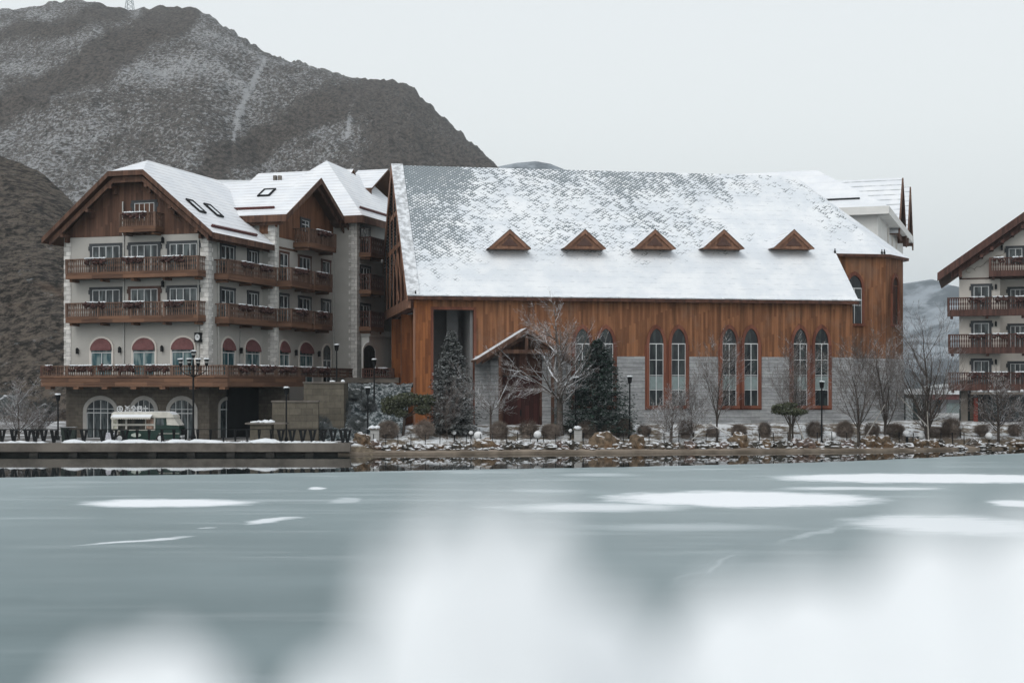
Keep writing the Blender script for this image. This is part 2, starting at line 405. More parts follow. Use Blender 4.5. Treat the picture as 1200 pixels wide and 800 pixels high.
# quay wall face
mb = MB(); mb.box(-160, -11.9, 104.5, 105.05, .26, .90)
lowq = MB(); lowq.box(-160, -12.0, 104.95, 105.05, -.6, .26)
for i in range(12): lowq.box(-41+i*2.9-.3, -41+i*2.9+.3, 104.6, 104.95, -.5, .259) if -40+i*2.9 < -12.8 else None
tag(lowq.build('quay_wall_footing', m_plain('gap_shade_concrete', (.03, .028, .025), .8, .3, 1)), kind='structure')  # recessed footing coloured dark to paint in the shade of the waterline gap
tag(mb.build('quay_wall', M['conc']), kind='structure')
mb = MB()
for i in range(260):
    x = random.uniform(-38, -13.2); r = random.uniform(.15, .6)
    if noise.noise(Vector((x*.4, 9, 0))) > -.15: mb.blob((x, random.uniform(104.9, 105.5), .90), (r, .22, random.uniform(.05, .14)), seed=i, sub=1)
for (x, r) in ((at(163, 105), 1.7), (at(86, 105), .8), (at(208, 105), .9), (at(240, 105), 1.5), (at(310, 105), 1.3), (at(130, 105), .8)):
    mb.blob((x, 105.3, .90), (r, .3, .26), seed=x)
tag(mb.build('quay_snow', M['snow'], smooth=True), 'line of snow lying along the top edge of the quay', kind='stuff')
# water
n = NT('lake_water'); n.bump(n.noise(1.6, 2, .5, stretch=(.6, 1.3, 1)), .03, .02)
M['water'] = n.out((.015, .02, .02), .02, .5); n.b.inputs['IOR'].default_value = 1.33
tag(MB().add([(-400, 30, 0), (400, 30, 0), (400, 150, 0), (-400, 150, 0)], [(0, 1, 2, 3)]).build('lake_water', M['water']), kind='structure')
# ice with snow patches
n = NT('lake_ice'); P = n.obj()
k = n.noise(.25, 5, .65, stretch=(.35, 1, 1)); kf = n.noise(1.2, 5, .7, stretch=(.5, 1.6, 1))
base = n.mix(n.rng(k, .3, .7), (.090, .146, .157), (.132, .194, .207))
base = n.mix(n.rng(n.noise(.07, 3), .4, .7), base, n.mix(.5, base, (.19, .265, .28)))
ells = []
def ell(px, py, rx, ry, st=1.0, soft=.5, rot=0):
    Y = (CZ-.03)*F/(py-HZ); ells.append(((px-600)/F*Y, Y, rx/F*Y, Y*ry/(py-HZ), rot, st, soft))
def seg(x0, y0, x1, y1, wd, st=1.0, soft=.6):
    Y0, Y1 = (CZ-.03)*F/(y0-HZ), (CZ-.03)*F/(y1-HZ); X0, X1 = (x0-600)/F*Y0, (x1-600)/F*Y1
    ells.append(((X0+X1)/2, (Y0+Y1)/2, math.hypot(X1-X0, Y1-Y0)/2, wd, math.atan2(Y1-Y0, X1-X0), st, soft))
ell(195, 589, 108, 5.5, 1, .4); seg(85, 640, 226, 627, .35, .75); seg(282, 614, 350, 605, .5, .8); seg(240, 619, 262, 617, .25, .5); ell(366, 572, 11, 2, .9); ell(402, 586, 22, 4, .4)
ell(1090, 560, 200, 6, 1, .3); ell(870, 584, 172, 10.5, 1, .35); ell(700, 594, 130, 6, .75, .7); ell(1010, 572, 110, 2.2, .7)
ell(1110, 614, 130, 14, .8, .55); ell(1200, 590, 38, 5, .9); ell(800, 617, 150, 6, .35, .9); seg(765, 690, 900, 640, .14, .22, .9); seg(900, 640, 1010, 612, .3, .3, .9)
ell(640, 575, 60, 3, .3, .9); ell(560, 553, 90, 3, .25, .9); ell(700, 556, 60, 3, .35, .9); ell(60, 571, 60, 2, .15, .9)
acc = None
wn3 = n.N('TexNoise'); wn3.inputs['Scale'].default_value = .35; wn3.inputs['Detail'].default_value = 4; n.L(P, wn3.inputs['Vector'])
wsub = n.N('VectorMath', operation='SUBTRACT'); n.L(wn3.outputs['Color'], wsub.inputs[0]); wsub.inputs[1].default_value = (.5, .5, .5)
wsc = n.N('VectorMath', operation='MULTIPLY'); n.L(wsub.outputs[0], wsc.inputs[0]); wsc.inputs[1].default_value = (2.2, 1.6, 0)
wad = n.N('VectorMath', operation='ADD'); n.L(P, wad.inputs[0]); n.L(wsc.outputs[0], wad.inputs[1]); PW = wad.outputs[0]
for (cx, cy_, rx, ry, rot, st, soft) in ells:
    mp = n.N('Mapping', vector_type='TEXTURE'); n.L(PW, mp.inputs[0])
    mp.inputs['Location'].default_value = (cx, cy_, 0); mp.inputs['Rotation'].default_value = (0, 0, rot); mp.inputs['Scale'].default_value = (rx, ry, 1)
    ln = n.N('VectorMath', operation='LENGTH'); n.L(mp.outputs[0], ln.inputs[0])
    d = n.val('ADD', ln.outputs['Value'], n.val('MULTIPLY', n.val('SUBTRACT', kf, .5), .8))
    d = n.rng(d, 1+soft*.3, 1-soft, 0, st)
    acc = d if acc is None else n.val('MAXIMUM', acc, d)
frost_sheen = n.val('MULTIPLY', n.rng(n.sep(P)[1], 25, 85, .5, 1.9), n.rng(n.noise(.5, 5, .7, stretch=(.12, 1, 1)), .50, .75, .04, .2))  # frost streaks, strengthened with distance to paint in the far sheen
base = n.mix(n.rng(n.sep(P)[1], 22, 80, 0, .7), base, (.30, .385, .40))  # sky reflection on the far ice painted into a paler base colour
acc = n.val('MAXIMUM', acc, frost_sheen)
# thin healed cracks
vo = n.N('TexVoronoi', feature='DISTANCE_TO_EDGE'); vo.inputs['Scale'].default_value = .045
mpv = n.N('Mapping'); n.L(P, mpv.inputs[0]); mpv.inputs['Scale'].default_value = (.6, 1, 1)
vv = n.N('VectorMath', operation='ADD'); nz3 = n.N('TexNoise'); nz3.inputs['Scale'].default_value = .3; n.L(P, nz3.inputs['Vector'])
sc3 = n.N('VectorMath', operation='SCALE'); sc3.inputs['Scale'].default_value = 5; n.L(nz3.outputs['Color'], sc3.inputs[0])
n.L(mpv.outputs[0], vv.inputs[0]); n.L(sc3.outputs[0], vv.inputs[1]); n.L(vv.outputs[0], vo.inputs['Vector'])
crk = n.rng(vo.outputs[0], 0, .004, .07, 0); acc = n.val('MAXIMUM', acc, crk)
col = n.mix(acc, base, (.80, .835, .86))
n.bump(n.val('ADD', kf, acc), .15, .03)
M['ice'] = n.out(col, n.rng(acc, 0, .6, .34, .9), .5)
edge = [(-200, 556), (0, 560), (120, 558), (260, 556), (400, 553.5), (520, 551), (640, 549), (730, 547.5), (820, 545.5), (920, 543), (1000, 540.5), (1080, 537), (1150, 533.5), (1200, 531), (1330, 528)]
pts = []
for i in range(len(edge)-1):
    (x0, y0), (x1, y1) = edge[i], edge[i+1]
    for j in range(14):
        t = j/14; px, py = x0+(x1-x0)*t, y0+(y1-y0)*t
        Y = CZ*F/(py-HZ)+.35*noise.noise(Vector((px*.05, 0, 0)))+.15*noise.noise(Vector((px*.3, 0, 5)))
        pts.append(((px-600)/F*Y, Y, .03))
mb = MB(); N_ = len(pts)
mb.v = pts+[(p[0], 2.0+0*i, .03) for i, p in enumerate(pts)]
mb.f = [(i, i+1, N_+i+1, N_+i) for i in range(N_-1)]
mb.v += [(p[0], p[1]+.05, -.05) for p in pts]; mb.f += [(i, i+1, 2*N_+i+1, 2*N_+i) for i in range(N_-1)]
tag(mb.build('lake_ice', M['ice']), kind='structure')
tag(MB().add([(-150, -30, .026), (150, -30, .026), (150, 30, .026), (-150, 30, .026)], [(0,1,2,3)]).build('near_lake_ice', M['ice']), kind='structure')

# ------------------------------------------------------------ hills
sil = [(-700, 120), (-300, 40), (-100, 22), (0, 11), (30, 9), (60, 3), (90, -1), (110, 2), (130, 8), (150, 11), (180, 9), (205, 8), (225, 9), (245, 18), (262, 30), (280, 42), (320, 67), (350, 74), (385, 83), (410, 90), (430, 95), (455, 94), (470, 97), (485, 104), (500, 122), (525, 143), (552, 168), (578, 191), (600, 215), (640, 300), (700, 400), (800, 460)]
YR, Y0 = 900.0, 340.0
def fbm(p, o=4):
    s = 0; a = 1
    for i in range(o): s += a*noise.noise(p); p = p*2.03; a *= .5
    return s
bands = [[(215, 12), (150, 50), (60, 100), (-60, 160)], [(440, 98), (380, 125), (310, 165), (250, 200), (180, 240)], [(140, 12), (60, 30), (-30, 50)], [(320, 67), (290, 110), (270, 180), (260, 230)]]
def bdist(px, py, pl):
    best = 1e9
    for (x0, y0), (x1, y1) in zip(pl, pl[1:]):
        dx, dy = x1-x0, y1-y0; t = max(0, min(1, ((px-x0)*dx+(py-y0)*dy)/(dx*dx+dy*dy)))
        best = min(best, math.hypot(px-x0-dx*t, (py-y0-dy*t)))
    return best
def hill_z(x, y):
    xr = x/y*YR if y < YR else x       # ridges fan down towards the valley
    px = 600+F*xr/YR; R_ = zat(pw(px, sil), YR)
    t = (y-Y0)/(YR-Y0)
    if t <= 0: return -2
    if t > 1: return R_-(y-YR)*.7
    s = t**.85
    v = -2+(R_+2)*s
    amp = 44*sin(pi*min(1, t))*(.35+.65*t)*(1-.72*t)
    q = Vector((x*.006+y*.004, y*.003-x*.002, 0))
    v += amp*(1-abs(fbm(q*1.4, 3))*2.2)*.7
    v += amp*.42*(.5-abs(fbm(Vector((x*.022+y*.006, y*.010, 3)), 3)))
    v += 2.4*noise.noise(Vector((x*.13, y*.1, 1)))+2.2*noise.noise(Vector((x*.30, y*.2, 5)))*(1.3 if px > 260 else .7)
    return v
def veg(x, y, z):
    px = 600+F*x/y; py = HZ-(z-CZ)*F/y
    w_ = 12*noise.noise(Vector((px*.02, py*.02, 0)))+5*noise.noise(Vector((px*.08, py*.08, 4)))
    v = 0
    for b_, wd in zip(bands, (17, 15, 7, 0)):
        if wd: v = max(v, max(0, min(1, (wd+8-bdist(px+w_, py+w_, b_)-0)/16)))
    if px > 415: v = max(v, max(0, min(1, (px-415-w_)/25))*.62)
    return v
def trail(x, y, z):
    px = 600+F*x/y; py = HZ-(z-CZ)*F/y; w_ = 3*noise.noise(Vector((px*.1, py*.07, 0)))
    d = min(bdist(px+w_, py, [(310, 70), (295, 100), (280, 130), (275, 165)]), bdist(px+w_, py, [(425, 105), (410, 125), (408, 160)]))
    return max(0, 1-d/4.0)
def m_hill(name, grass, grass2, snowamt, fog=0, sc=.35):
    n = NT(name); x_, y_, z_ = n.sep(n.obj()); P = n.comb(x_, n.val('MULTIPLY', y_, .15), n.val('MULTIPLY', z_, 1.25))
    k = n.noise(sc*1.5, 6, .85, P); b_ = n.noise(sc*1.3, 6, .85, P); lo = n.noise(.03, 5, .7, P)
    c = n.mix(n.rng(b_, .38, .62), grass, grass2)
    va = n.N('Attribute', attribute_name='veg').outputs['Fac']; tr = n.N('Attribute', attribute_name='trail').outputs['Fac']
    th = n.val('ADD', k, n.val('MULTIPLY', n.val('SUBTRACT', lo, .5), .35))
    th = n.val('SUBTRACT', n.val('ADD', th, n.val('MULTIPLY', tr, .16)), n.val('MULTIPLY', va, .16))
    s_ = n.val('MULTIPLY', n.rng(th, .475, .60), snowamt)
    c = n.mix(s_, c, (.64, .66, .68)); c = n.mix(n.val('MULTIPLY', va, .6), c, n.mix(n.rng(b_, .4, .6), (.048, .043, .040), (.155, .132, .115)))
    n.bump(n.val('ADD', b_, k), .8, 1.5); return n.out(c, .95, .1)
M['hill'] = m_hill('scrub_hillside', (.052, .047, .043), (.165, .15, .135), .6, sc=.5)
xs = frange(-760, 60, 3.6); ys = frange(Y0, YR+4, 4.5)+[YR+30, YR+90, YR+200]
# columns follow the valley fan so the slope meets the ridge line
def fan(name, mat):
    mb = MB(); us = frange(-1180, 215, 3.2) # px-like columns at the ridge distance
    nx = len(us)
    for y in ys:
        for u in us:
            x = u*.54*min(y, YR)/YR*1.0; mb.v.append((x, y, hill_z(x, y)))
    for j in range(len(ys)-1):
        for i in range(nx-1):
            a = j*nx+i; mb.f.append((a, a+1, a+nx+1, a+nx))
    o = mb.build(name, mat, smooth=True)
    for an, fn in (('veg', veg), ('trail', trail)):
        q = o.data.attributes.new(an, 'FLOAT', 'POINT'); q.data.foreach_set('value', [fn(*v) for v in mb.v])
    return o
tag(fan('mountain', M['hill']), kind='structure')
# nearer brown slope at the left
sil2 = [(-500, 60), (-200, 130), (-60, 165), (0, 183), (25, 192), (45, 200), (70, 222), (85, 236), (100, 262), (130, 330), (170, 400), (220, 455)]
def near_z(x, y):
    YN = 330; xr = x/y*YN; px = 600+F*xr/YN; R_ = zat(pw(px, sil2), YN); t = (y-170)/(YN-170)
    if t <= 0: return .5
    if t > 1: return R_-(y-YN)*.6
    return .5+(R_-.5)*t**.9+4*sin(pi*t)*fbm(Vector((x*.03, y*.03, 0)), 4)+.7*noise.noise(Vector((x*.3, y*.3, 0)))
mb = MB(); us = frange(-230, -40, .9); nys = frange(170, 332, 2)+[350, 400]
for y in nys:
    for u in us: x = u*min(y, 330)/330; mb.v.append((x, y, near_z(x, y)))
for j in range(len(nys)-1):
    for i in range(len(us)-1): a = j*len(us)+i; mb.f.append((a, a+1, a+len(us)+1, a+len(us)))
n = NT('bare_brown_slope'); x_, y_, z_ = n.sep(n.obj()); P = n.comb(x_, n.val('MULTIPLY', y_, .15), n.val('MULTIPLY', z_, 1.6)); k = n.noise(.5, 6, .8, P); b_ = n.noise(.8, 5, .8, P); lo = n.noise(.05, 4, .6)
c = n.mix(n.rng(b_, .40, .60), (.022, .019, .016), (.15, .125, .102)); c = n.mix(n.rng(lo, .55, .68, 0, .5), c, (.16, .10, .065))
c = n.mix(n.rng(k, .60, .70, 0, .40), c, (.5, .53, .55)); n.bump(n.val('ADD', b_, k), 1.0, 1.2); M['slope'] = n.out(c, .95, .1)
tag(mb.build('near_hillside', M['slope'], smooth=True), kind='structure')
# far hills
n = NT('distant_hills'); k = n.noise(.012, 6, .7); M['farhill'] = n.out(n.mix(n.rng(k, .42, .6), (.06, .07, .08), (.28, .31, .34)), .95, .1)
def far_hill(name, Yd, sl_, dep):
    x0, x1 = (sl_[0][0]-600)/F*Yd, (sl_[-1][0]-600)/F*Yd
    def fz(x, y):
        px = 600+F*x/Yd; R_ = zat(pw(px, sl_), Yd); t = 1-abs(y-Yd)/dep
        return max(-2, R_*t+dep*.06*fbm(Vector((x*.004, y*.004, 0)), 5)*min(1, (1-t)*4))
    return tag(grid(name, frange(x0, x1, (x1-x0)/150), frange(Yd-dep, Yd+dep, dep/30), fz, M['farhill']), kind='structure')
far_hill('far_hill', 2300, [(470, 300), (560, 205), (585, 195), (605, 191), (628, 189), (645, 192), (662, 199), (700, 215), (780, 300), (850, 400), (900, 452)], 700)
far_hill('distant_mountain', 2900, [(800, 452), (950, 370), (1020, 340), (1060, 332), (1080, 329), (1092, 327), (1105, 332), (1120, 344), (1128, 362), (1150, 382), (1250, 400), (1400, 452)], 800)

# ------------------------------------------------------------ window and balcony builders
def rect(s0, s1, z0, z1): return [(s0, z0), (s1, z0), (s1, z1), (s0, z1)]
def win_rect(par, fc, s0, s1, z0, z1, nv=4, fr=.22, frm=None, gl=None, half=True, ears=True):
    f = MB(); frm = frm or M['winframe']; gl = gl or M['glass']
    f.fbox(fc, s0, s0+fr, .0, .10, z0, z1-fr); f.fbox(fc, s1-fr, s1, .0, .10, z0, z1-fr); f.fbox(fc, s0-.05, s1+.05, .0, .11, z1-fr, z1)
    if ears: f.fbox(fc, s0-.14, s0-.001, 0, .09, z1-fr*2.6, z1-fr-.01); f.fbox(fc, s1+.001, s1+.14, 0, .09, z1-fr*2.6, z1-fr-.01)
    o = f.build('window', frm, par)
    MB().fbox(fc, s0+fr+.001, s1-fr-.001, .0, .03, z0, z1-fr-.001).build('pane', gl, o)
    a, b = s0+fr+.002, s1-fr-.002; t = .06; s = MB()
    for i in range(nv+1):
        c = a+(b-a)*i/nv; c = min(max(c, a+t/2), b-t/2); s.fbox(fc, c-t/2, c+t/2, .031, .07, z0, z1-fr-t-.002)
    s.fbox(fc, a, b, .031, .072, z1-fr-t, z1-fr-.002)
    if half:
        zz = z0+(z1-z0)*.48
        for i in (0, nv-1): s.fbox(fc, a+(b-a)*i/nv, a+(b-a)*(i+1)/nv, .031, .066, zz, zz+t*1.2)
    s.build('sash', M['white'], o); return o
def arch_pts(s0, s1, z0, zs, zt, n=12, pointed=False):
    """outline bottom-left, up, over the arch, bottom-right"""
    c = (s0+s1)/2; r = (s1-s0)/2; P = [(s0, z0)]
    if pointed:
        for i in range(n//2+1):
            t = i/(n//2); P.append((s0+(c-s0)*(1-cos(t*pi/2.3))/(1-cos(pi/2.3)), zs+(zt-zs)*sin(t*pi/2.3)/sin(pi/2.3)))
        P += [(2*c-x, z) for x, z in reversed(P[1:-1])]
    else:
        for i in range(n+1): P.append((c-r*cos(pi*i/n), zs+(zt-zs)*sin(pi*i/n)))
    P.append((s1, z0)); return P
def win_arch(par, fc, s0, s1, z0, zs, zt, t=.22, frm=None, gl=None, awning=None, bars=2, pointed=False, hb=None, ow=.1, hbars=(), sill=False, barc=None, big=False, name='window'):
    outer = arch_pts(s0, s1, z0, zs, zt, pointed=pointed); k = t*1.0
    inner = arch_pts(s0+k, s1-k, z0, zs, zt-k*(1.5 if pointed else 1.0), pointed=pointed)
    m = MB(); m.fring(fc, outer, inner, 0, ow)
    if sill: m.fbox(fc, s0-.05, s1+.05, 0, ow+.05, z0-t, z0-.001)
    o = m.build(name, frm or M['arch'], par)
    MB().fprism(fc, inner, 0, .02).build('pane', gl or M['glass'], o)
    s = MB(); a, b = s0+k, s1-k; bt = .05
    zh = hb if hb else zs
    n_ = bars
    for i in range(n_+1):
        c = a+(b-a)*i/n_; c = min(max(c, a+bt/2), b-bt/2)
        top = zh if not (pointed or big) or i in (0, n_) else (zh if pointed else zt-k-.05)
        s.fbox(fc, c-bt/2, c+bt/2, .021, .06, z0, top)
    s.fbox(fc, a, b, .021, .062, zh-bt/2+.001, zh+bt)
    for h in hbars: s.fbox(fc, a, b, .021, .058, h, h+bt)
    s.build('sash', barc or M['white'], o)
    if awning:
        cap = [p for p in inner[1:-1] if p[1] >= zs-1e-6]; q = [(p[0]*.999+.001*(s0+s1)/2, p[1]-.01) for p in cap]
        low = [(a, zs-.15), (b, zs-.15)]
        n = len(q); A = MB(); P = [fc(x, .07, z) for x, z in q]+[fc(x, .16*(1-(z-zs)/(zt-zs))+.09, z-.05) for x, z in q]
        A.add(P, [(i, i+1, n+i+1, n+i) for i in range(n-1)])
        A.add([fc(x, .16*(1-(z-zs)/(zt-zs))+.09, z-.05) for x, z in q], [tuple(range(n))])
        A.add([fc(a, .25, zs-.05), fc(b, .25, zs-.05), fc(b, .25, zs-.22), fc(a, .25, zs-.22)], [(0, 1, 2, 3)])
        A.build('awning', awning, o)
    return o
def balcony(par, fc, s0, s1, dp, zb, zt, fascia=.45, mat=None, boxes=(), ends=True, slab_in=0.0, snow=True, brackets=True, dmat=None):
    """deck with a board fascia, cut-out railing, top rail and flower boxes"""
    mat = mat or M['rail_wood']; dmat = dmat or M['deck_wood']
    d = MB(); d.fbox(fc, s0, s1, slab_in, dp, zb, zb+fascia*.55); d.fbox(fc, s0-.06, s1+.06, dp-.001, dp+.07, zb-.03, zb+fascia); d.fbox(fc, s0-.07, s0+.01, .0, dp, zb-.02, zb+fascia-.003); d.fbox(fc, s1-.01, s1+.07, .0, dp, zb-.02, zb+fascia-.003)
    if brackets:
        k = max(2, int((s1-s0)/2.4))
        for i in range(k): c = s0+.3+(s1-s0-.6)*i/(k-1); d.fbox(fc, c-.12, c+.12, .0, dp-.15, zb-.24, zb-.031)
    o = d.build('balcony', dmat, par)
    r = MB(); z0 = zb+fascia; zr = zt-.10
    def run(p0, p1, f):
        L = p1-p0; k = max(2, int(L/.20))
        for i in range(k):
            c = p0+L*(i+.5)/k; wv = .058; h = (zr-z0)
            f(c-wv, c+wv, z0, z0+h*.22); f(c-wv*.62, c+wv*.62, z0+h*.22, z0+h*.42); f(c-wv*1.25, c+wv*1.25, z0+h*.42, z0+h*.62); f(c-wv*.62, c+wv*.62, z0+h*.62, z0+h*.8); f(c-wv*1.1, c+wv*1.1, z0+h*.8, zr)
    run(s0, s1, lambda a, b, u, v: r.fbox(fc, a, b, dp-.02, dp+.02, u, v))
    if ends:
        run(.1, dp-.1, lambda a, b, u, v: r.fbox(fc, s0-.02, s0+.02, a, b, u, v)); run(.1, dp-.1, lambda a, b, u, v: r.fbox(fc, s1-.02, s1+.02, a, b, u, v))
    k = max(1, int((s1-s0)/2.5))
    for i in range(k+1): c = s0+(s1-s0)*i/k; r.fbox(fc, c-.08, c+.08, dp-.07, dp+.09, z0-.1, zt-.002)
    r.fbox(fc, s0-.08, s1+.08, dp-.08, dp+.08, zr, zt)
    if ends: r.fbox(fc, s0-.07, s0+.07, 0, dp, zr, zt-.003); r.fbox(fc, s1-.07, s1+.07, 0, dp, zr, zt-.003)
    rr = r.build('railing', mat, o)
    for (a, b) in boxes:
        f = MB(); L = b-a; k = max(2, int(L/.22))
        for i in range(k*3):
            c = a+L*random.random(); v = fc(c, dp+.14+random.uniform(-.05, .12), zt-.08-random.uniform(0, .34)); f.blob(v, (.17, .14, .14), seed=c+i, sub=1, amp=.5)
        fb = f.build('flower_box', M['flowers'], o)
        if snow:
            g = MB(); 
            for i in range(k):
                c = a+L*(i+.5)/k; g.blob(fc(c, dp+.08, zt+.015), (.2, .17, .07), seed=c+9, sub=1)
            g.build('snow_cap', M['snow'], fb, True)
    return o
def wall_lamp(par, fc, s, z):
    m = MB(); m.fbox(fc, s-.04, s+.04, 0, .2, z+.16, z+.2); m.fprism(fc, [(s-.11, z+.2), (s+.11, z+.2), (s, z+.36)], .08, .3); m.fbox(fc, s-.09, s+.09, .1, .28, z-.15, z+.199)
    m.build('wall_lamp', M['metal'], par)
def pipe(par, fc, s, z0, z1, r=.06):
    MB().fbox(fc, s-r, s+r, .02, .02+2*r, z0, z1).build('downpipe', M['pipe'], par)
def quoin(par, a, b, z0, z1, sa=-1, wd=.62, wall=.06, full=True):
    """toothed corner blocks around the corner at (a, b)"""
    m = MB(); h = .37; k = int((z1-z0)/h)
    for i in range(k):
        L = wd if i % 2 == 0 else wd*.66; za = z0+i*h
        m.box(a-L if sa < 0 else a-wall, a+wall if sa < 0 else a+L, b-wall, b+(wd*.66 if i % 2 == 0 else wd), za+.006, za+h-.006)
    m.build('quoin', M['quoin'], par)
def gable_roof(par, poly_list, th=.3, mat=None, name='roof'):
    m = MB()
    for p in poly_list: m.slab(p, th)
    return m.build(name, mat or M['sroof'], par)
def board(m, p, q, h, d, t=.0):
    """fascia board between p and q hanging h below, d thick in direction d (vector)"""
    p, q, d = Vector(p), Vector(q), Vector(d); z = Vector((0, 0, -h))
    m.add([p, q, q+z, p+z, p+d, q+d, q+z+d, p+z+d], [(0,1,2,3),(4,7,6,5),(0,4,5,1),(1,5,6,2),(2,6,7,3),(3,7,4,0)])

# ------------------------------------------------------------ HOTEL (left)
A = Frame(at(244, 114), 114, -17)
hotel = thing('hotel_building', 'stepped hotel with snowy gables, long timber balconies and arched doors, left of the timber chapel', 'hotel', A.w(0, 0, 0), A.t)
zf = lambda py, px=160: A.z(A.a(px, 0), 0, py)
AL = A.a(75, 0); zG = .85
zT = zf(441)          # terrace rail base
B1, B2 = A.b(308, 0), 0
a2 = A.a(322, A.b(308, 0)); B2 = A.b(391, a2); a3 = A.a(418, B2); B3 = B2+16
zE1 = zf(274); zE2 = A.z(a2, B1, 252)-.2; zE3 = A.z(a3, B2, 252)-.2
zW1 = zf(276)
# walls
MB().box(AL, -.01, 0, 12, zf(441), zE1).build('wall', M['plaster'], hotel)
MB().box(AL+.1, 0, .15, 12, zG, zf(441)).build('ground_floor_wall', M['base_wall'], hotel)
MB().box(-8, a2, B1, B2, zG, zE2).build('wall', M['plaster'], hotel)
MB().box(-10, a3, B2+.01, B3, zG, zE3).build('wall', M['plaster'], hotel)
# gable front wall of boards
oh = 1.15
ridge_a = (AL+0)/2; half = -ridge_a+oh; foot = zf(276, 250)+.1
slope1 = (zf(183, 172)-foot)/half*1.0
zr1 = foot+half*slope1
hipz = zf(208, 155)+.35; ha = (zr1-hipz)/slope1
g = MB(); g.fprism(front(0.05), [(AL+.02, zW1), (-.02, zW1), (-.02, foot+slope1*(oh)-.55), (ridge_a+ha, hipz-.5), (ridge_a-ha, hipz-.5), (AL+.02, foot+slope1*oh-.55)], 0, .6-.0)
g.v = [(x, y if y > 0 else -.03, z) for x, y, z in g.v]
g.build('gable_boarding', M['gable_wood'], hotel)
# roof 1
bf = -1.35; L_, R2 = AL-oh, oh; bb = 14.0; hb_ = 1.9
roofs = [
 [(R2, bf, foot), (ridge_a+ha, bf, hipz), (ridge_a, hb_, zr1), (ridge_a, bb, zr1), (R2, bb, foot)],
 [(L_, bf, foot), (ridge_a-ha, bf, hipz), (ridge_a, hb_, zr1), (ridge_a, bb, zr1), (L_, bb, foot)],
 [(ridge_a-ha, bf, hipz), (ridge_a+ha, bf, hipz), (ridge_a, hb_, zr1)]]
r1 = gable_roof(hotel, roofs, .22)
m = MB(); dv = (0, .12, 0)
for s_ in (-1, 1):
    e = ridge_a+s_*half; h_ = ridge_a+s_*ha
    board(m, (e, bf-.10, foot+.02), (h_, bf-.10, hipz+.02), .42, dv); board(m, (e-s_*.5, bf+.25, foot-.12), (h_-s_*.3, bf+.25, hipz-.4), .45, dv)
board(m, (ridge_a-ha, bf-.10, hipz+.02), (ridge_a+ha, bf-.10, hipz+.02), .42, dv); board(m, (ridge_a-ha+.3, bf+.25, hipz-.40), (ridge_a+ha-.3, bf+.25, hipz-.40), .5, dv)
board(m, (R2, bf, foot), (R2, B1-.2, foot), .5, (.08, 0, 0)); board(m, (R2-.5, bf, foot-.25), (R2-.5, B1-.2, foot-.25), .35, (.08, 0, 0)); board(m, (L_, bf, foot), (L_, bb, foot), .4, (-.08, 0, 0))
for s_ in (-1, 1):   # carved rafter brackets
    for t in (.12, .5, .85):
        x_ = ridge_a+s_*(half-(half-ha)*t-.9); z_ = foot+(hipz-foot)*t-.2
        m.box(x_-.13, x_+.13, -1.1, 0, z_-.35, z_-.1); m.box(x_-.1, x_+.1, -.5, 0, z_-.75, z_-.34)
m.build('roof_trim', M['gable_wood'], r1)
def skylight(par, P, dx, dy, nrm=.12):
    P = Vector(P); dx, dy = Vector(dx), Vector(dy); up = dx.cross(dy).normalized()
    if up.z < 0: up = -up
    m = MB(); q = [P, P+dx, P+dx+dy, P+dy]; t = .16
    i_ = [P+dx.normalized()*t+dy.normalized()*t, P+dx-dx.normalized()*t+dy.normalized()*t, P+dx+dy-dx.normalized()*t-dy.normalized()*t, P+dy+dx.normalized()*t-dy.normalized()*t]
    for k in range(4):
        j = (k+1) % 4; a_, b_, c_, d_ = q[k], q[j], i_[j], i_[k]
        m.prism([a_, b_, c_, d_], up*nrm)
    o = m.build('skylight', M['metal'], par); MB().prism(i_, up*.05).build('snowy_pane', M['snow'], o); return o
sv = Vector((-1, 0, slope1)).normalized()
def on1(b, k): return Vector((R2, b, foot))+sv*k+Vector((-slope1*-.02, 0, .03))
for bq in (.5, 3.4): skylight(r1, on1(bq, 2.9), (0, 1.1, 0), sv*1.7)
p = on1(0, 1.0); MB().prism([on1(-.4, .8), on1(B1-2.2, .8), on1(B1-2.2, .95), on1(-.4, .95)], (.12, 0, .15)).build('snow_guard', M['gutter_r'], r1)
# roof 2: cross gable facing right
ov2 = 1.5; c2 = (B1+B2)/2; hw2 = (B2-B1)/2+.8; zr2 = A.z(a2+ov2, c2, 209); ze2 = A.z(a2+ov2, c2-hw2, 251); sl2 = (zr2-ze2)/hw2
roofs = [[(a2+ov2, c2-hw2, ze2), (a2+ov2, c2, zr2), (-13, c2, zr2), (-13, c2-hw2, ze2)], [(a2+ov2, c2+hw2, ze2), (a2+ov2, c2, zr2), (-13, c2, zr2), (-13, c2+hw2, ze2)]]
r2 = gable_roof(hotel, roofs, .22)
m = MB()
for s_ in (-1, 1):
    board(m, (a2+ov2, c2+s_*hw2, ze2+.02), (a2+ov2, c2, zr2+.02), .5, (.1, 0, 0)); board(m, (a2+ov2-.5, c2+s_*(hw2-.4), ze2-.1), (a2+ov2-.5, c2, zr2-.35), .4, (.1, 0, 0))
board(m, (-3, c2-hw2, ze2), (a2+ov2, c2-hw2, ze2), .6, (0, -.08, 0)); board(m, (-3, c2-hw2+.35, ze2-.3), (a2+ov2-.6, c2-hw2+.35, ze2-.3), .55, (0, -.08, 0))
for t in (.2, .75):
    m.box(a2, a2+ov2-.2, c2-hw2*t-.1, c2-hw2*t+.1, zr2-sl2*hw2*t-.75, zr2-sl2*hw2*t-.45)
m.build('roof_trim', M['gable_wood'], r2)
zg2 = A.z(a2, c2, 285)
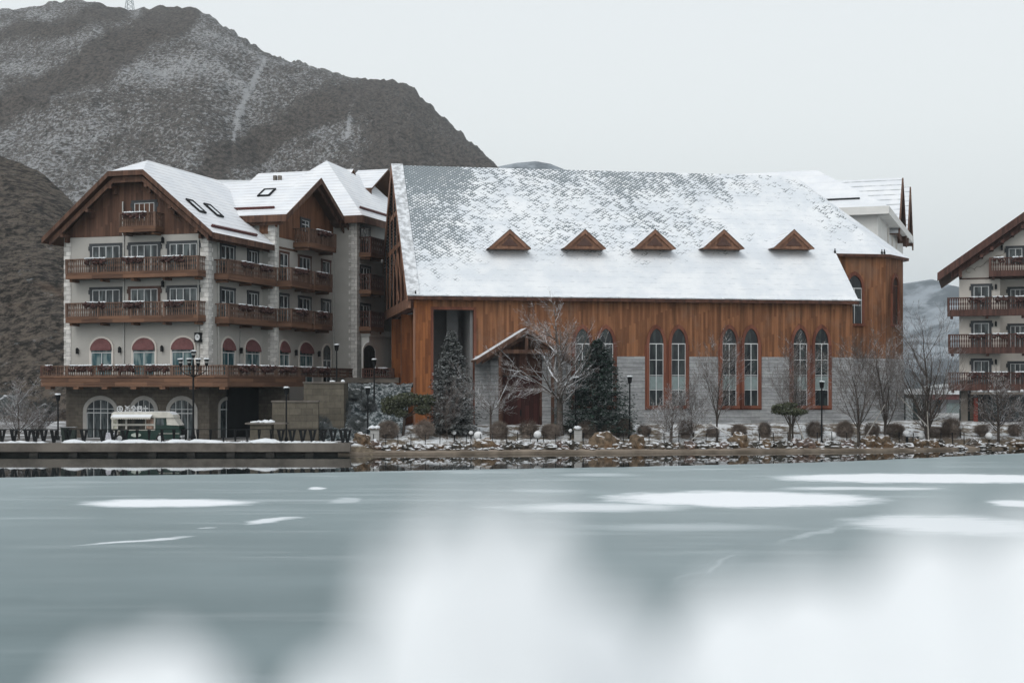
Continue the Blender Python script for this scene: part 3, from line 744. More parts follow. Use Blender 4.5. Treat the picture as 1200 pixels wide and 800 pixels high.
m = MB(); m.add([(a2+.04, B1+.02, zg2), (a2+.04, B2-.02, zg2), (a2+.04, B2-.02, zr2-sl2*(B2-c2)-.25), (a2+.04, c2, zr2-.3), (a2+.04, B1+.02, zr2-sl2*(c2-B1)-.25)], [(0,1,2,3,4)])
m.prism([(a2-.0, B1+.02, zg2), (a2-.0, B2-.02, zg2), (a2-.0, B2-.02, zr2-sl2*(B2-c2)-.25), (a2-.0, c2, zr2-.3), (a2-.0, B1+.02, zr2-sl2*(c2-B1)-.25)], (.035, 0, 0))
m.fbox(front(B1), -.3, a2-.62, 0, .05, zE2-1.4, zE2-.3)
m.build('gable_boarding', m_wood('gable_boards_warm', (.10, .045, .025), (.22, .105, .058), .22), hotel)
sv2 = Vector((0, 1, sl2)).normalized()
o2 = lambda a_, k: Vector((a_, c2-hw2, ze2))+sv2*k+Vector((0, 0, .03))
skylight(r2, o2(-4.2+2.2, 4.2), (1.2, 0, 0), sv2*1.6); MB().prism([o2(-3.2, 1.3), o2(a2+ov2-1.7, 1.3), o2(a2+ov2-1.7, 1.45), o2(-3.2, 1.45)], (0, -.12, .15)).build('snow_guard', M['gutter_r'], r2)
# roof 3: front hip behind
zr3 = A.z(-2.6, B2+6, 188); ov = 1.0; ze3 = A.z(a3+ov, B2-ov, 252); aL3 = -2.6*2-(a3+ov)
ap = (-2.4, B2+6.2, zr3); zb3 = zr3-.3
roofs = [[(aL3, B2-ov, ze3), (a3+ov, B2-ov, ze3), ap], [(a3+ov, B2-ov, ze3), (a3+ov, B3, ze3), (-2.4, B3, zb3), ap], [(aL3, B2-ov, ze3), (aL3, B3, ze3), (-2.4, B3, zb3), ap]]
r3 = gable_roof(hotel, roofs, .22)
m = MB(); board(m, (aL3, B2-ov, ze3), (a3+ov, B2-ov, ze3), .7, (0, -.08, 0)); board(m, (a3+ov, B2-ov, ze3), (a3+ov, B3, ze3), .7, (.08, 0, 0)); m.build('roof_trim', M['gable_wood'], r3)
sv3 = Vector((-(a3+ov+2.4), 0, zr3-ze3)).normalized(); q3 = lambda b_, k: Vector((a3+ov, b_, ze3))+sv3*k
MB().prism([q3(B2+.5, 1.2), q3(B2+9, 1.2), q3(B2+9, 1.35), q3(B2+.5, 1.35)], (.1, 0, .15)).build('snow_guard', M['gutter_r'], r3)
# wing 4 (cross roof behind, white gable end)
y4 = B2+11; z4e = A.z(5, y4, 218); z4r = A.z(5, y4+4, 195); a4 = A.a(453, y4+4)
roofs = [[(-3, y4, z4e), (a4, y4, z4e), (a4, y4+4.5, z4r), (-3, y4+4.5, z4r)], [(-3, y4+9, z4e), (a4, y4+9, z4e), (a4, y4+4.5, z4r), (-3, y4+4.5, z4r)]]
r4 = gable_roof(hotel, roofs, .2)
m = MB(); board(m, (-1, y4, z4e), (a4, y4, z4e), .75, (0, -.08, 0)); m.build('roof_trim', M['gable_wood'], r4)
MB().box(-3, a4-.6, y4+.7, y4+8.3, z4e-9, z4e-.2).build('wall', M['plaster'], hotel)
# wing 5 behind to the left with two chimneys
b5 = B2+8; z5r = A.z(-8, b5+4, 201)
aa, ab = A.a(303, b5+4), -2
roofs = [[(aa-2, b5-1, z5r-4.3), (ab, b5-1, z5r-4.3), (ab, b5+4, z5r), (aa, b5+4, z5r)], [(aa-2, b5+9, z5r-4.3), (ab, b5+9, z5r-4.3), (ab, b5+4, z5r), (aa, b5+4, z5r)], [(aa-2, b5-1, z5r-4.3), (aa, b5+4, z5r), (aa-2, b5+9, z5r-4.3)]]
r5 = gable_roof(hotel, roofs, .2)
for px in (322.5, 328):
    aq = A.a(px, b5+2.4); MB().box(aq-.15, aq+.15, b5+2.2, b5+2.6, z5r-3, A.z(aq, b5, 202)).build('chimney', M['conc'], r5)
aa2 = A.a(275, b5+10); zz2 = A.z(aa2, b5+10, 209.5); MB().prism([(aa2-3, b5+10, zz2), (aa2+3, b5+10, zz2-.3), (aa2+5, b5+10, zz2-4), (aa2-6, b5+10, zz2-4)], (0, 3, 0)).build('roof', M['snow'], hotel)
# quoins, pipes
zc = zf(441)
quoin(hotel, 0, 0, zc, zE1-.3, -1, .68); quoin(hotel, AL+.62, 0, zc, zE1-.3, -1, .6); quoin(hotel, a2, B1, zc, zE2-.5, -1, .62); quoin(hotel, a3, B2, zc-1, zE3-.5, -1, .8)
fA, sA, sB, sC = front(0), side(0), side(a2), side(a3)
pipe(hotel, fA, A.a(145.5), zT, zf(275)); pipe(hotel, fA, A.a(233), zT, zE1-.5, .05); pipe(hotel, sA, A.b(253, 0)+.3, zT, zE1-.6); pipe(hotel, sB, A.b(325, a2), zT, zE2-.6); pipe(hotel, front(B2), A.a(391.5, B2), zT, zE3-.5)
pipe(hotel, sA, A.b(281, 0), zT, zf(385), .04); pipe(hotel, front(-.12), A.a(145.5), zf(275), zf(236), .05)
# front windows
zt1, zt2 = zf(284), zf(335.5); f1, f2 = zf(324), zf(376.5)
for (x0, x1) in ((106, 143.5), (151, 188), (196.5, 234)):
    win_rect(hotel, fA, A.a(x0), A.a(x1), f1+.3, zt1); win_rect(hotel, fA, A.a(x0), A.a(x1), f2+.3, zt2, frm=M['winframe_r'] if x0 > 150 and x0 < 190 else None)
for (x0, x1) in ((105.5, 133.5), (154.5, 184), (200, 230)):
    win_arch(hotel, fA, A.a(x0), A.a(x1), zT-.6, zf(407), zf(393.5), .16, gl=M['glass_t'], awning=M['awning'], hb=zf(413), frm=M['plaster_c'])
for (x0, x1) in ((98, 139), (152, 186), (195, 232)):
    win_arch(hotel, front(.15), A.a(x0, .15), A.a(x1, .15), zG+.02, zf(482), zf(463.5), .34, gl=M['glass'], bars=4, hb=zf(484), hbars=(zf(479.5),), big=True, frm=M['arch'])
win_rect(hotel, front(.03), A.a(155), A.a(184), zf(256)-.2, zf(235), nv=4, half=False)
for px, py in ((92, 412), (141.5, 411), (191, 410), (192, 284), (192, 335)): wall_lamp(hotel, fA, A.a(px), zf(py))
m = MB(); s0 = A.a(233.5); z0 = zf(396); m.fbox(fA, s0-.28, s0+.28, .02, .3, z0-.38, z0+.38); ck = m.build('clock', M['metal'], hotel)
m = MB(); m.fprism(fA, [(s0+.22*cos(2*pi*i/20), z0+.26*sin(2*pi*i/20)) for i in range(20)], .301, .33); m.build('clock_face', M['white'], ck)
m = MB(); m.fbox(fA, s0-.015, s0+.015, .331, .345, z0, z0+.17); m.fbox(fA, s0, s0+.12, .331, .345, z0-.015, z0+.015); m.build('clock_hands', M['metal'], ck)
# front balconies
def px_boxes(fn, L): return [(fn(a_), fn(b_)) for a_, b_ in L]
bd = 1.2
fq = lambda px: A.a(px, -bd)
balcony(hotel, fA, fq(78), fq(232), bd, A.z(-6, -bd, 325), A.z(-6, -bd, 301.5), .5, boxes=px_boxes(fq, [(100, 124), (145, 169), (191, 215)]))
balcony(hotel, fA, fq(78), fq(232), bd, A.z(-6, -bd, 377), A.z(-6, -bd, 353.5), .5, boxes=px_boxes(fq, [(100, 124), (145, 169), (192, 216)]))
balcony(hotel, front(-.03), fq(141), fq(182), bd, A.z(-6, -bd, 271.5), A.z(-6, -bd, 249), .45, boxes=px_boxes(fq, [(146, 172)]))
# terrace
tb, ta = -2.6, A.a(266, -2.6); tl = A.a(49, tb)
zt0, zt1_, zt2_ = A.z(-6, tb, 453), A.z(-6, tb, 440.5), A.z(-6, tb, 428)
te = A.b(357, ta); te2 = B2+3
m = MB(); m.box(tl, ta, tb, 0-.001, zt0+.05, zt1_-.1); m.box(0+.001, ta, .0, te, zt0+.06, zt1_-.1); m.box(AL-1.2, AL+.0, 0, 9, zt0+.05, zt1_-.1)
m.build('terrace', M['dark_wood'], hotel)
ter = MB(); ter.box(tl-.05, ta+.08, tb-.08, tb, zt0, zt1_); ter.box(ta, ta+.08, tb, te, zt0, zt1_-.002); ter.box(tl-.08, tl, tb, .5, zt0, zt1_-.003); ter.box(tl-.12, ta+.14, tb-.14, tb-.081, zt1_-.12, zt1_)
for i in range(7): c = tl+.6+(ta-tl-1)*i/6; ter.box(c-.25, c+.25, tb-.05, tb+.6, zt0-.2, zt0-.001)
ter = ter.build('terrace_fascia', M['deck_wood'], hotel)
def rail_line(par, p0, p1, z0, z1, boxes=(), mat=None, out=(0, -1)):
    p0, p1 = Vector((*p0, 0)), Vector((*p1, 0)); L = (p1-p0).length; d = (p1-p0)/L; nrm = Vector((out[0], out[1], 0))
    fc = lambda s, dd, z: (p0+d*s+nrm*dd)[:2]+(z,)
    r = MB(); k = int(L/.21); h = z1-.1-z0
    for i in range(k):
        c = L*(i+.5)/k
        for (wv, u, v) in ((.06, 0, .22), (.035, .22, .42), (.075, .42, .62), (.035, .62, .8), (.068, .8, 1)): r.fbox(fc, c-wv, c+wv, -.02, .02, z0+h*u, z0+h*v)
    k = max(1, int(L/2.1))
    for i in range(k+1): c = L*i/k; r.fbox(fc, c-.09, c+.09, -.08, .08, z0, z1-.002)
    r.fbox(fc, 0, L, -.09, .09, z1-.1, z1); r.fbox(fc, 0, L, -.05, .05, z0, z0+.09)
    o = r.build('railing', mat or M['rail_wood'], par)
    for (a_, b_) in boxes:
        f = MB(); g = MB(); n_ = max(2, int((b_-a_)/.22))
        for i in range(n_*3): f.blob(fc(a_+(b_-a_)*random.random(), .1+random.uniform(0, .14), z1-.05-random.uniform(0, .4)), (.17, .13, .15), seed=i+a_, sub=1, amp=.5)
        for i in range(n_): g.blob(fc(a_+(b_-a_)*(i+.5)/n_, .05, z1+.02), (.2, .17, .07), seed=i, sub=1)
        fb = f.build('flower_box', M['flowers'], o); g.build('snow_cap', M['snow'], fb, True)
    return o
ft = lambda px: A.a(px, tb)-tl
rail_line(hotel, (tl, tb), (ta, tb), zt1_, zt2_, [(ft(a_), ft(b_)) for a_, b_ in ((83, 108), (118, 132), (136, 158), (172, 200), (54, 62))])
rb = lambda px: A.b(px, ta)-tb
rail_line(hotel, (ta, tb), (ta, te2), zt1_, zt2_, [(rb(a_), rb(b_)) for a_, b_ in ((279, 298), (305, 322), (327, 345), (352, 366), (372, 384))], out=(1, 0))
rail_line(hotel, (tl, 1.5), (tl, tb), zt1_, zt2_, out=(-1, 0), mat=M['red_wood'])
rail_line(hotel, (a3+1.5, te2-5), (a3+4.5, te2-5), zt1_, zt2_, [(1.2, 2.4)], mat=M['red_wood'])
MB().box(ta-1.2, a3+5, te2-4.9, te2, zt1_-.5, zt1_-.01).build('terrace_slab', M['conc'], hotel)
# side windows: block 1
for (x0, x1) in ((257, 275), (289.5, 302.5)):
    win_rect(hotel, sA, A.b(x0, 0), A.b(x1, 0), f1+.3, zt1, nv=3, ears=False); win_rect(hotel, sA, A.b(x0, 0), A.b(x1, 0), f2+.3, zt2, nv=3, ears=False)
for (x0, x1) in ((258.5, 275), (285.5, 304.5)):
    win_arch(hotel, sA, A.b(x0, 0), A.b(x1, 0), zT-.6, zf(407), zf(393), .16, gl=M['glass_t'], awning=M['awning'], hb=zf(413), frm=M['plaster_c'])
for (x0, x1) in ((326, 339), (349.5, 366.5)):
    win_arch(hotel, sB, A.b(x0, a2), A.b(x1, a2), zT-.6, zf(407), zf(393), .16, gl=M['glass_t'], awning=M['awning'], hb=zf(413), frm=M['plaster_c'])
win_arch(hotel, sB, A.b(377, a2), A.b(388, a2), zT-.6, zf(407), zf(395), .16, hb=zf(418), frm=M['plaster_c'])
for px in (280.5, ): wall_lamp(hotel, sA, A.b(px, 0), zf(411))
for px in (345, 372): wall_lamp(hotel, sB, A.b(px, a2), zf(411))
for (x0, x1, nv) in ((326, 338, 2), (349, 364, 3), (376, 387, 2)):
    win_rect(hotel, sB, A.b(x0, a2), A.b(x1, a2), f1+.3, zt1+.1, nv=nv, ears=False, frm=M['winframe_r']); win_rect(hotel, sB, A.b(x0, a2), A.b(x1, a2), f2+.3, zt2, nv=nv, ears=False)
win_rect(hotel, side(a2+.05), A.b(351, a2), A.b(362, a2), A.z(a2, c2, 272), A.z(a2, c2, 256), nv=2, ears=False)
# side balconies
fs = lambda px, a_=0: A.b(px, a_+bd)
z1b, z1t, z2b, z2t = A.z(0, -bd, 325), A.z(0, -bd, 301), A.z(0, -bd, 377), A.z(0, -bd, 353.5)
MB()
balcony(hotel, sA, A.b(251.5, 0), fs(323), bd, z1b, z1t, .5, boxes=[(fs(283), fs(295)), (fs(303), fs(318))], mat=M['rail_wood'])
balcony(hotel, sA, A.b(252.5, 0), fs(323), bd, z2b, z2t, .5, boxes=[(fs(279), fs(294)), (fs(303), fs(318))])
for (zb_, zt_) in ((z1b, z1t), (z2b, z2t)):
    balcony(hotel, sB, A.b(324, a2), fs(362, a2), bd+.2, zb_, zt_, .5, boxes=[(fs(343, a2), fs(356, a2))]); balcony(hotel, sB, fs(366, a2), fs(386, a2), bd+.2, zb_, zt_, .5, boxes=[(fs(369, a2), fs(380, a2))])
balcony(hotel, side(a2+.04), A.b(343.5, a2), fs(389, a2), bd+.3, A.z(a2, c2, 293), A.z(a2, c2, 271), .45, boxes=[(fs(366, a2), fs(382, a2))])
# block 3
for z0, z1 in ((284, 268), (330, 312), (374, 357)):
    win_rect(hotel, sC, A.b(421, a3), A.b(433.5, a3), A.z(a3, B2+3, z0+14), A.z(a3, B2+3, z0-18), nv=3, ears=False)
for zb_ in (302, 345, 388):
    balcony(hotel, sC, A.b(420.5, a3), A.b(449, a3+bd), bd, A.z(a3+bd, B2+2, zb_), A.z(a3+bd, B2+2, zb_-23), .4, mat=M['red_wood'], boxes=[(B2+7, B2+8.5)])
m = MB(); m.fbox(sC, B2+.9, B3-3, 0, 1.0, A.z(a3, B2+2, 394), A.z(a3, B2+2, 387)); m.fbox(sC, B2+1.1, B3-3, 0, .8, zT-1, A.z(a3, B2+2, 394.01)); m.build('arcade_block', M['plaster_w'], hotel)
win_arch(hotel, side(a3+.8), A.b(424, a3+.8), A.b(440, a3+.8), zT-.6, A.z(a3, B2+3, 412), A.z(a3, B2+3, 402), .25, gl=M['dark'], frm=M['plaster_w'], barc=M['dark'])
# ground floor right: dark recess, arched door, small details, left lean-to
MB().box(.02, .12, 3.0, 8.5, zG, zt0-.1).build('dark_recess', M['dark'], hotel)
MB().box(.02, ta-.4, 8.6, 9.2, zG, zt0-.05).build('ground_floor_wall', M['base_wall'], hotel)
win_arch(hotel, sA, A.b(256, 0)-.1, A.b(274, 0), zG+.02, A.z(0, 1.5, 477), A.z(0, 1.5, 465), .28, gl=M['glass'], bars=2, hb=A.z(0, 1.5, 480), big=True)
m = MB(); s_ = AL-.9
m.box(AL-1.1, AL-.01, 3.4, 6.5, zf(378), zf(336)); m.build('side_bay', M['red_wood'], hotel)
MB().prism([(AL-1.5, 3.0, zf(336)), (AL, 3.0, zf(326)), (AL, 7, zf(326)), (AL-1.5, 7, zf(336))], (0, 0, .12)).build('lean_to_roof', M['sroof'], hotel)
balcony(hotel, front(3.0), AL-1.2, AL-.05, .9, zf(378), zf(356), .4, mat=M['red_wood'], brackets=False)

# ------------------------------------------------------------ CHAPEL
K = Frame(at(485, 118), 118, 10.2)
chapel = thing('chapel', 'long timber chapel with steep snowy roof, five triangular dormers and pointed windows over stone', 'chapel', K.w(0, 0, 0), K.t)
ze = K.z(0, 0, 347); LN = K.a(999, 0)
# half depth from the apex position
hb2 = K.b(460, -.5); zr = K.z(-.5, hb2, 193.5)
e0 = -.55; sl = (zr-ze)/(hb2-e0); zroof = lambda b_: ze+sl*(b_-e0)
bA = 4.9; 
aR = K.a(931, hb2); aV1 = K.a(1038, bA); 
dd = 0
for i in range(200):
    if K.px(aV1+dd, bA+dd) >= 1058: break
    dd += .05
aV2 = aV1+dd; bm_ = hb2*2
zst = K.z(LN*.7, 0, 418); zg = 1.3
# roof
m = MB(); ov = .45; Lr = LN+.35
front_poly = [(-.5, e0, ze), (Lr, e0, ze), (Lr, bA-ov, zroof(bA-ov)), (aV1+.2, bA-ov, zroof(bA-ov)), (aR, hb2, zr), (-.5, hb2, zr)]
m.slab(front_poly, .25); m.slab([(x, 2*hb2-y, z) for x, y, z in front_poly], .25)
zA = zroof(bA-ov); v1 = (aV1+.2, bA-ov, zA); v2 = (aV2+ov, bA+dd-.2, zA); v3 = (aV2+ov, bm_-bA-dd+.2, zA); v4 = (aV1+.2, bm_-bA+ov, zA); apx = (aR, hb2, zr)
m.slab([v1, v2, apx], .25); m.slab([v2, v3, apx], .25); m.slab([v3, v4, apx], .25)
croof = m.build('roof', M['croof'], chapel)
m = MB()
m.prism([(-.62, e0, ze+.03), (.45, e0, ze+.03), (.45, hb2, zr+.03), (-.62, hb2, zr+.03)], (0, 0, .12)); m.build('verge', m_plain('snowy_verge', (.72, .75, .78), .85, .04, 2, fine=2.2), croof)
m = MB(); board(m, (-.5, e0, ze-.02), (Lr, e0, ze-.02), .28, (0, -.05, 0)); board(m, (Lr, bA-ov, zA-.02), (aV1+.2, bA-ov, zA-.02), .25, (0, -.05, 0)); board(m, v1[:2]+(zA-.02,), v2[:2]+(zA-.02,), .25, (.03, -.03, 0)); board(m, v2[:2]+(zA-.02,), v3[:2]+(zA-.02,), .25, (.05, 0, 0))
m.add([(Lr, e0, ze), (Lr, bA-ov, zA), (Lr, bA-ov, zA-.5), (Lr, e0, ze-.5)], [(0,1,2,3)])
m.build('eaves_shadow_board', M['dark_wood'], croof)  # dark timber paints in the shadow strip under the eaves
m = MB(); xx = -.5
while xx < Lr:
    w_ = random.uniform(.3, .9); m.blob((xx+w_/2, e0+.05, ze+.05), (w_*.7, random.uniform(.12, .22), random.uniform(.05, .11)), seed=xx, sub=1); xx += w_
m.build('eaves_snow', M['snow'], croof, True)
# gable trusses (left end)
m = MB()
for s_ in (0, 1):
    f_ = (lambda y: y) if s_ == 0 else (lambda y: 2*hb2-y)
    board(m, (-.66, f_(e0), ze-.05), (-.66, f_(hb2), zr-.05), .35 if s_ == 0 else 1.1, (.12, 0, 0))
m.box(-.50, -.3, e0+.2, bm_-e0-.2, ze-1.0, ze-.15)                     # tie beam
zk = lambda t: ze+(zr-ze)*t
for t in (.38, .62): h_ = (hb2-e0)*(1-t)-.3; m.box(-.40, -.32, hb2-h_, hb2+h_, zk(t), zk(t)+.45)
for y_, top in ((hb2, .93), (hb2-3.4, .7), (hb2+3.4, .7), (hb2-7, .44), (hb2+7, .44), (hb2-10.5, .2), (hb2+10.5, .2)): m.box(-.46, -.39, y_-.2, y_+.2, ze-.2, zk(top))
for s_ in (-1, 1):
    for (y0_, t0, y1_, t1) in ((hb2+s_*.2, .36, hb2+s_*4.4, 0.01), (hb2+s_*7, .01, hb2+s_*3.4, .36), (hb2+s_*10, .02, hb2+s_*7, .3)):
        m.tube((-.36, y0_, zk(t0)), (-.36, y1_, zk(t1)), .055, .055, 4)
m.build('gable_truss', M['trim_wood'], chapel)
MB().prism([(.5, .3, ze-.9), (.5, bm_-.3, ze-.9), (.5, hb2, zr-1.0)], (.2, 0, 0)).build('gable_wall', M['dark_wood'], chapel)
# porch piers
pier_b = [0, K.b(470, 0), K.b(459, 0), K.b(447.5, 0)]
w1 = K.a(507, 0); w2 = K.a(556, 0); zop = K.z(w1, 0, 361)
for i, pb in enumerate(pier_b):
    y0_, y1_ = (pb, pb+.6) if i == 0 else (pb-.4, pb+.2)
    x1 = w1 if i == 0 else 1.5
    MB().box(0 if i == 0 else -.02, x1, y0_, y1_, zg-1, ze-1.01 if i else ze-.26).build('pier', M['pier_wood'], chapel)
    if i: MB().box(-.06, -.021, y0_-.05, y0_+.15, zg, ze-1.02).build('pier_trim', M['trim_wood'], chapel)
MB().box(-.05, .12, -.05, .12, zg, ze-.98).build('corner_post', M['trim_wood'], chapel)
m = MB(); m.box(1.4, 1.6, .7, bm_, zg-1, ze-.9); m.build('porch_side_wall', M['pier_wood'], chapel)
m = MB(); m.box(w1, w2, .02, .5, zop, ze-.26); m.build('porch_lintel', M['chapel_wood'], chapel)
m = MB(); m.box(w1-.15, w1+.06, -.06, .5, zg, zop); m.box(w2-.06, w2+.15, -.06, .5, zg, zop); m.box(w1-.15, w2+.15, -.061, .02, zop-.12, zop+.12); m.build('porch_frame', M['frame_wood'], chapel)
m = MB(); m.box(1.7, w2-.2, 5.5, 5.7, zg-1, ze); m.box(w2-.3, w2-.07, .5, 5.5, zg-1, ze); m.box(w1+1.6, w1+2.6, 3.2, 3.6, zg-1, ze-.5); m.build('porch_inner_wall', M['greyin'], chapel)
# nave walls
MB().box(w2, LN, 0, bm_, zst, ze-.26).build('upper_wall', M['chapel_wood'], chapel)
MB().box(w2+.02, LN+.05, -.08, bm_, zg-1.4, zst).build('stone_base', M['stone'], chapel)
# apse
ap_poly = lambda o_: [(LN-2, bA-o_), (aV1+o_*.4, bA-o_), (aV2+o_, bA+dd-o_*.4), (aV2+o_, bm_-bA-dd), (aV1, bm_-bA+o_), (LN-2, bm_-bA+o_)]
zsa = K.z(aV1, bA, 420)
MB().prism([(x, y, zsa) for x, y in ap_poly(0)], (0, 0, zA-.12-zsa)).build('apse_wall', M['chapel_wood'], chapel)
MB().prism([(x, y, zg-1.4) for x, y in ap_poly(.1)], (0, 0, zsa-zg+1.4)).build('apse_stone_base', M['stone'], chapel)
# lancet windows
fK = front(0)
def lancet(par, fc, c, hw_, z0, zs, zt, hbars):
    return win_arch(par, fc, c-hw_, c+hw_, z0, zs, zt, .24, frm=M['frame_wood'], gl=M['glass_c'], pointed=True, hbars=hbars, ow=.16, sill=True, name='lancet_window')
for px in (682, 709.5, 768.5, 794.5, 854, 879.5, 937, 962):
    c = K.a(px, 0); Zp = lambda py: K.z(c, 0, py)
    o = lancet(chapel, front(-.081), c, .87, Zp(475), Zp(403), Zp(380), (Zp(422), Zp(440), Zp(457)))
    MB().fbox(front(-.081), c-.6, c+.6, .0205, .0215, Zp(456), Zp(441)).build('blind', M['blind'], o)
for (p0, p1) in ((682, 709.5), (768.5, 794.5), (854, 879.5), (937, 962)):
    c0, c1 = K.a(p0, 0), K.a(p1, 0); Zp = lambda py: K.z(c0, 0, py)
    m = MB(); m.fbox(fK, c0-.98, c1+.98, .0, .095, Zp(480), Zp(404)); m.build('window_surround', M['frame_wood'], chapel)
c = K.a(1001, bA); Zp = lambda py: K.z(c, bA, py)
lancet(chapel, front(bA), c, .95, Zp(379), Zp(338), Zp(318), (Zp(358),))
fd = lambda s, d, z: (aV1+s*.7071+d*.7071, bA+s*.7071-d*.7071, z)
cs = dd*1.414/2; Zp = lambda py: K.z(aV1+cs*.7, bA+cs*.7, py)
win_arch(chapel, fd, cs-1.0, cs+1.0, Zp(380), Zp(335), Zp(320), .24, frm=M['frame_wood'], gl=m_plain('boarded_panel', (.035, .02, .014), .8), barc=M['frame_wood'], pointed=True, ow=.16, sill=True, name='lancet_window')
# dormers
for px in (597, 685, 767, 847.5, 929.5):
    b_ = 4
    for _ in range(20):
        a_ = K.a(px, b_-1.2); zz = K.z(a_, b_-1.2, 291.5); b_ = e0+(zz-ze)/sl
    a_ = K.a(px, b_-1.2); yf = b_-1.3; hw_ = 23.5/F*K.w(a_, yf).y; zt_ = K.z(a_, yf, 271); z0_ = K.z(a_, yf, 291.5); by = e0+(zt_-ze)/sl+.2
    m = MB(); m.prism([(a_-hw_, yf, z0_), (a_+hw_, yf, z0_), (a_, yf, zt_)], (0, by-yf, 0)); m.fbox(front(yf), a_-hw_, a_+hw_, .0, .05, z0_, z0_+.2); dm = m.build('dormer', M['dormer_wood'], croof)
    m = MB()
    for s_ in (-1, 1): m.prism([(a_+s_*(hw_+.12), yf-.15, z0_-.02), (a_, yf-.15, zt_+.1), (a_, yf-.15, zt_-.2), (a_+s_*(hw_-.25), yf-.15, z0_-.02)], (0, .14, 0))
    m.build('dormer_trim', M['trim_wood'], dm)
    m = MB(); m.prism([(a_-hw_*.42, yf-.06, z0_+.28), (a_+hw_*.42, yf-.06, z0_+.28), (a_, yf-.06, z0_+.28+(zt_-z0_)*.48)], (0, .05, 0)); m.build('dormer_vent', M['winframe_r'], dm)
    m = MB()
    for s_ in (-1, 1): m.prism([(a_+s_*(hw_+.12), yf-.16, z0_), (a_, yf-.16, zt_+.12), (a_, by+.3, zt_+.12), (a_+s_*(hw_+.12), b_+.2, z0_)], (0, 0, .07))
    m.build('dormer_roof', M['sroof'], dm)
# little figures/finials on the eaves
m = MB()
for px, b_, z_ in ((979, bA-.5, zA), (1034, bA-.5, zA), (1037, bA-.5, zA), (487, e0, ze)): m.lathe((K.a(px, b_), b_+.1, z_), [(.1, 0), (.1, .2), (.04, .3), (.07, .36), (.02, .45)], 6)
m.build('eaves_finial', M['metal'], croof)
# entrance porch
pc = K.a(617, -2.6); yfp = -2.8; zap = K.z(pc, yfp, 384); pL = K.a(558, yfp); zel = K.z(pL, yfp, 421); hwp = pc-pL; slp = (zap-zel)/hwp
m = MB(); 
for s_ in (-1, 1): m.prism([(pc+s_*hwp, yfp, zel), (pc, yfp, zap), (pc, -.09, zap), (pc+s_*hwp, -.09, zel)], (0, 0, -.2))
por = m.build('entrance_roof', M['sroof'], chapel)
m = MB()
for s_ in (-1, 1): board(m, (pc+s_*hwp, yfp-.1, zel-.05), (pc, yfp-.1, zap-.05), .38, (0, .1, 0)); board(m, (pc+s_*(hwp-.5), yfp+.3, zel-.1), (pc, yfp+.3, zap-.5), .28, (0, .12, 0))
m.box(pc-2.0, pc+2.0, yfp+.1, yfp+.3, zap-2.1, zap-1.8); m.box(pc-.12, pc+.12, yfp+.1, yfp+.28, zap-1.8, zap-.4)
for s_ in (-1, 1): m.box(pc+s_*2.2-.12, pc+s_*2.2+.12, yfp+.1, yfp+.34, zg, zap-1.8)
m.build('entrance_gable', M['gable_wood'], por)
m = MB(); dL, dR = K.a(589, -1.2), K.a(634, -1.2); m.box(dL-1.0, dL-.1, -1.2, -.09, zg, zel-.1); m.box(dR+.1, dR+1.0, -1.2, -.09, zg, zel-.1); m.build('entrance_wall', M['stone'], chapel)
m = MB(); m.box(dL-.09, dR+.09, -.9, -.1, K.z(pc, -1, 440), zap-2.1); m.box(dL-.09, dL+.05, -1.15, -.1, zg, zap-2.1); m.box(dR-.05, dR+.09, -1.15, -.1, zg, zap-2.1); m.build('door_frame', M['dark_wood'], chapel)
dr = MB().box(dL+.06, dR-.06, -.7, -.6, zg-.2, K.z(pc, -1, 441)).build('door', M['door'], chapel)
MB().box(pc-.2, pc-.1, -.8, -.72, zg+1.3, zg+1.8).build('handle', M['metal'], dr)

# ------------------------------------------------------------ HOTEL wing far behind the chapel
E = Frame(at(1029, 172), 172, -20)
rh = thing('hotel_building', 'white building with snowy hipped roof and brown gables behind the right end of the chapel', 'hotel', E.w(0, 0, 0), E.t)
zeE = E.z(0, -1, 242); MB().box(-26, 0, 0, 36, 1.5, zeE-.1).build('wall', M['plaster_w'], rh)
aP = E.a(957, 7.5); zrE = E.z(aP, 7.5, 199.5); o_ = 1.3
rr = gable_roof(rh, [[(-27, -o_, zeE), (o_, -o_, zeE), (aP, 7.5, zrE), (-27, 7.5, zrE)], [(-27, 16, zeE), (o_, 16, zeE), (aP, 7.5, zrE), (-27, 7.5, zrE)], [(o_, -o_, zeE), (o_, 16, zeE), (aP, 7.5, zrE)]], .2, m_roof('smooth_snow_roof', 1.2, (.5, .5, .5), .12))
m = MB(); board(m, (-27, -o_, zeE), (o_+.1, -o_, zeE), .95, (0, -.1, 0)); board(m, (o_, -o_, zeE), (o_, 36, zeE), .95, (.1, 0, 0)); m.box(0, o_, 0, 36, zeE-.9, zeE-.7); m.build('cornice', M['plaster_w'], rh)
uE = Vector((0, 7.5+o_, zrE-zeE)).normalized(); gE = lambda a_, k: Vector((a_, -o_, zeE))+uE*k+Vector((0, 0, .02))
MB().prism([gE(-14, 2.0), gE(-2.2, 2.0), gE(-2.2, 2.15), gE(-14, 2.15)], (0, -.1, .14)).build('snow_guard', M['metal'], rr)
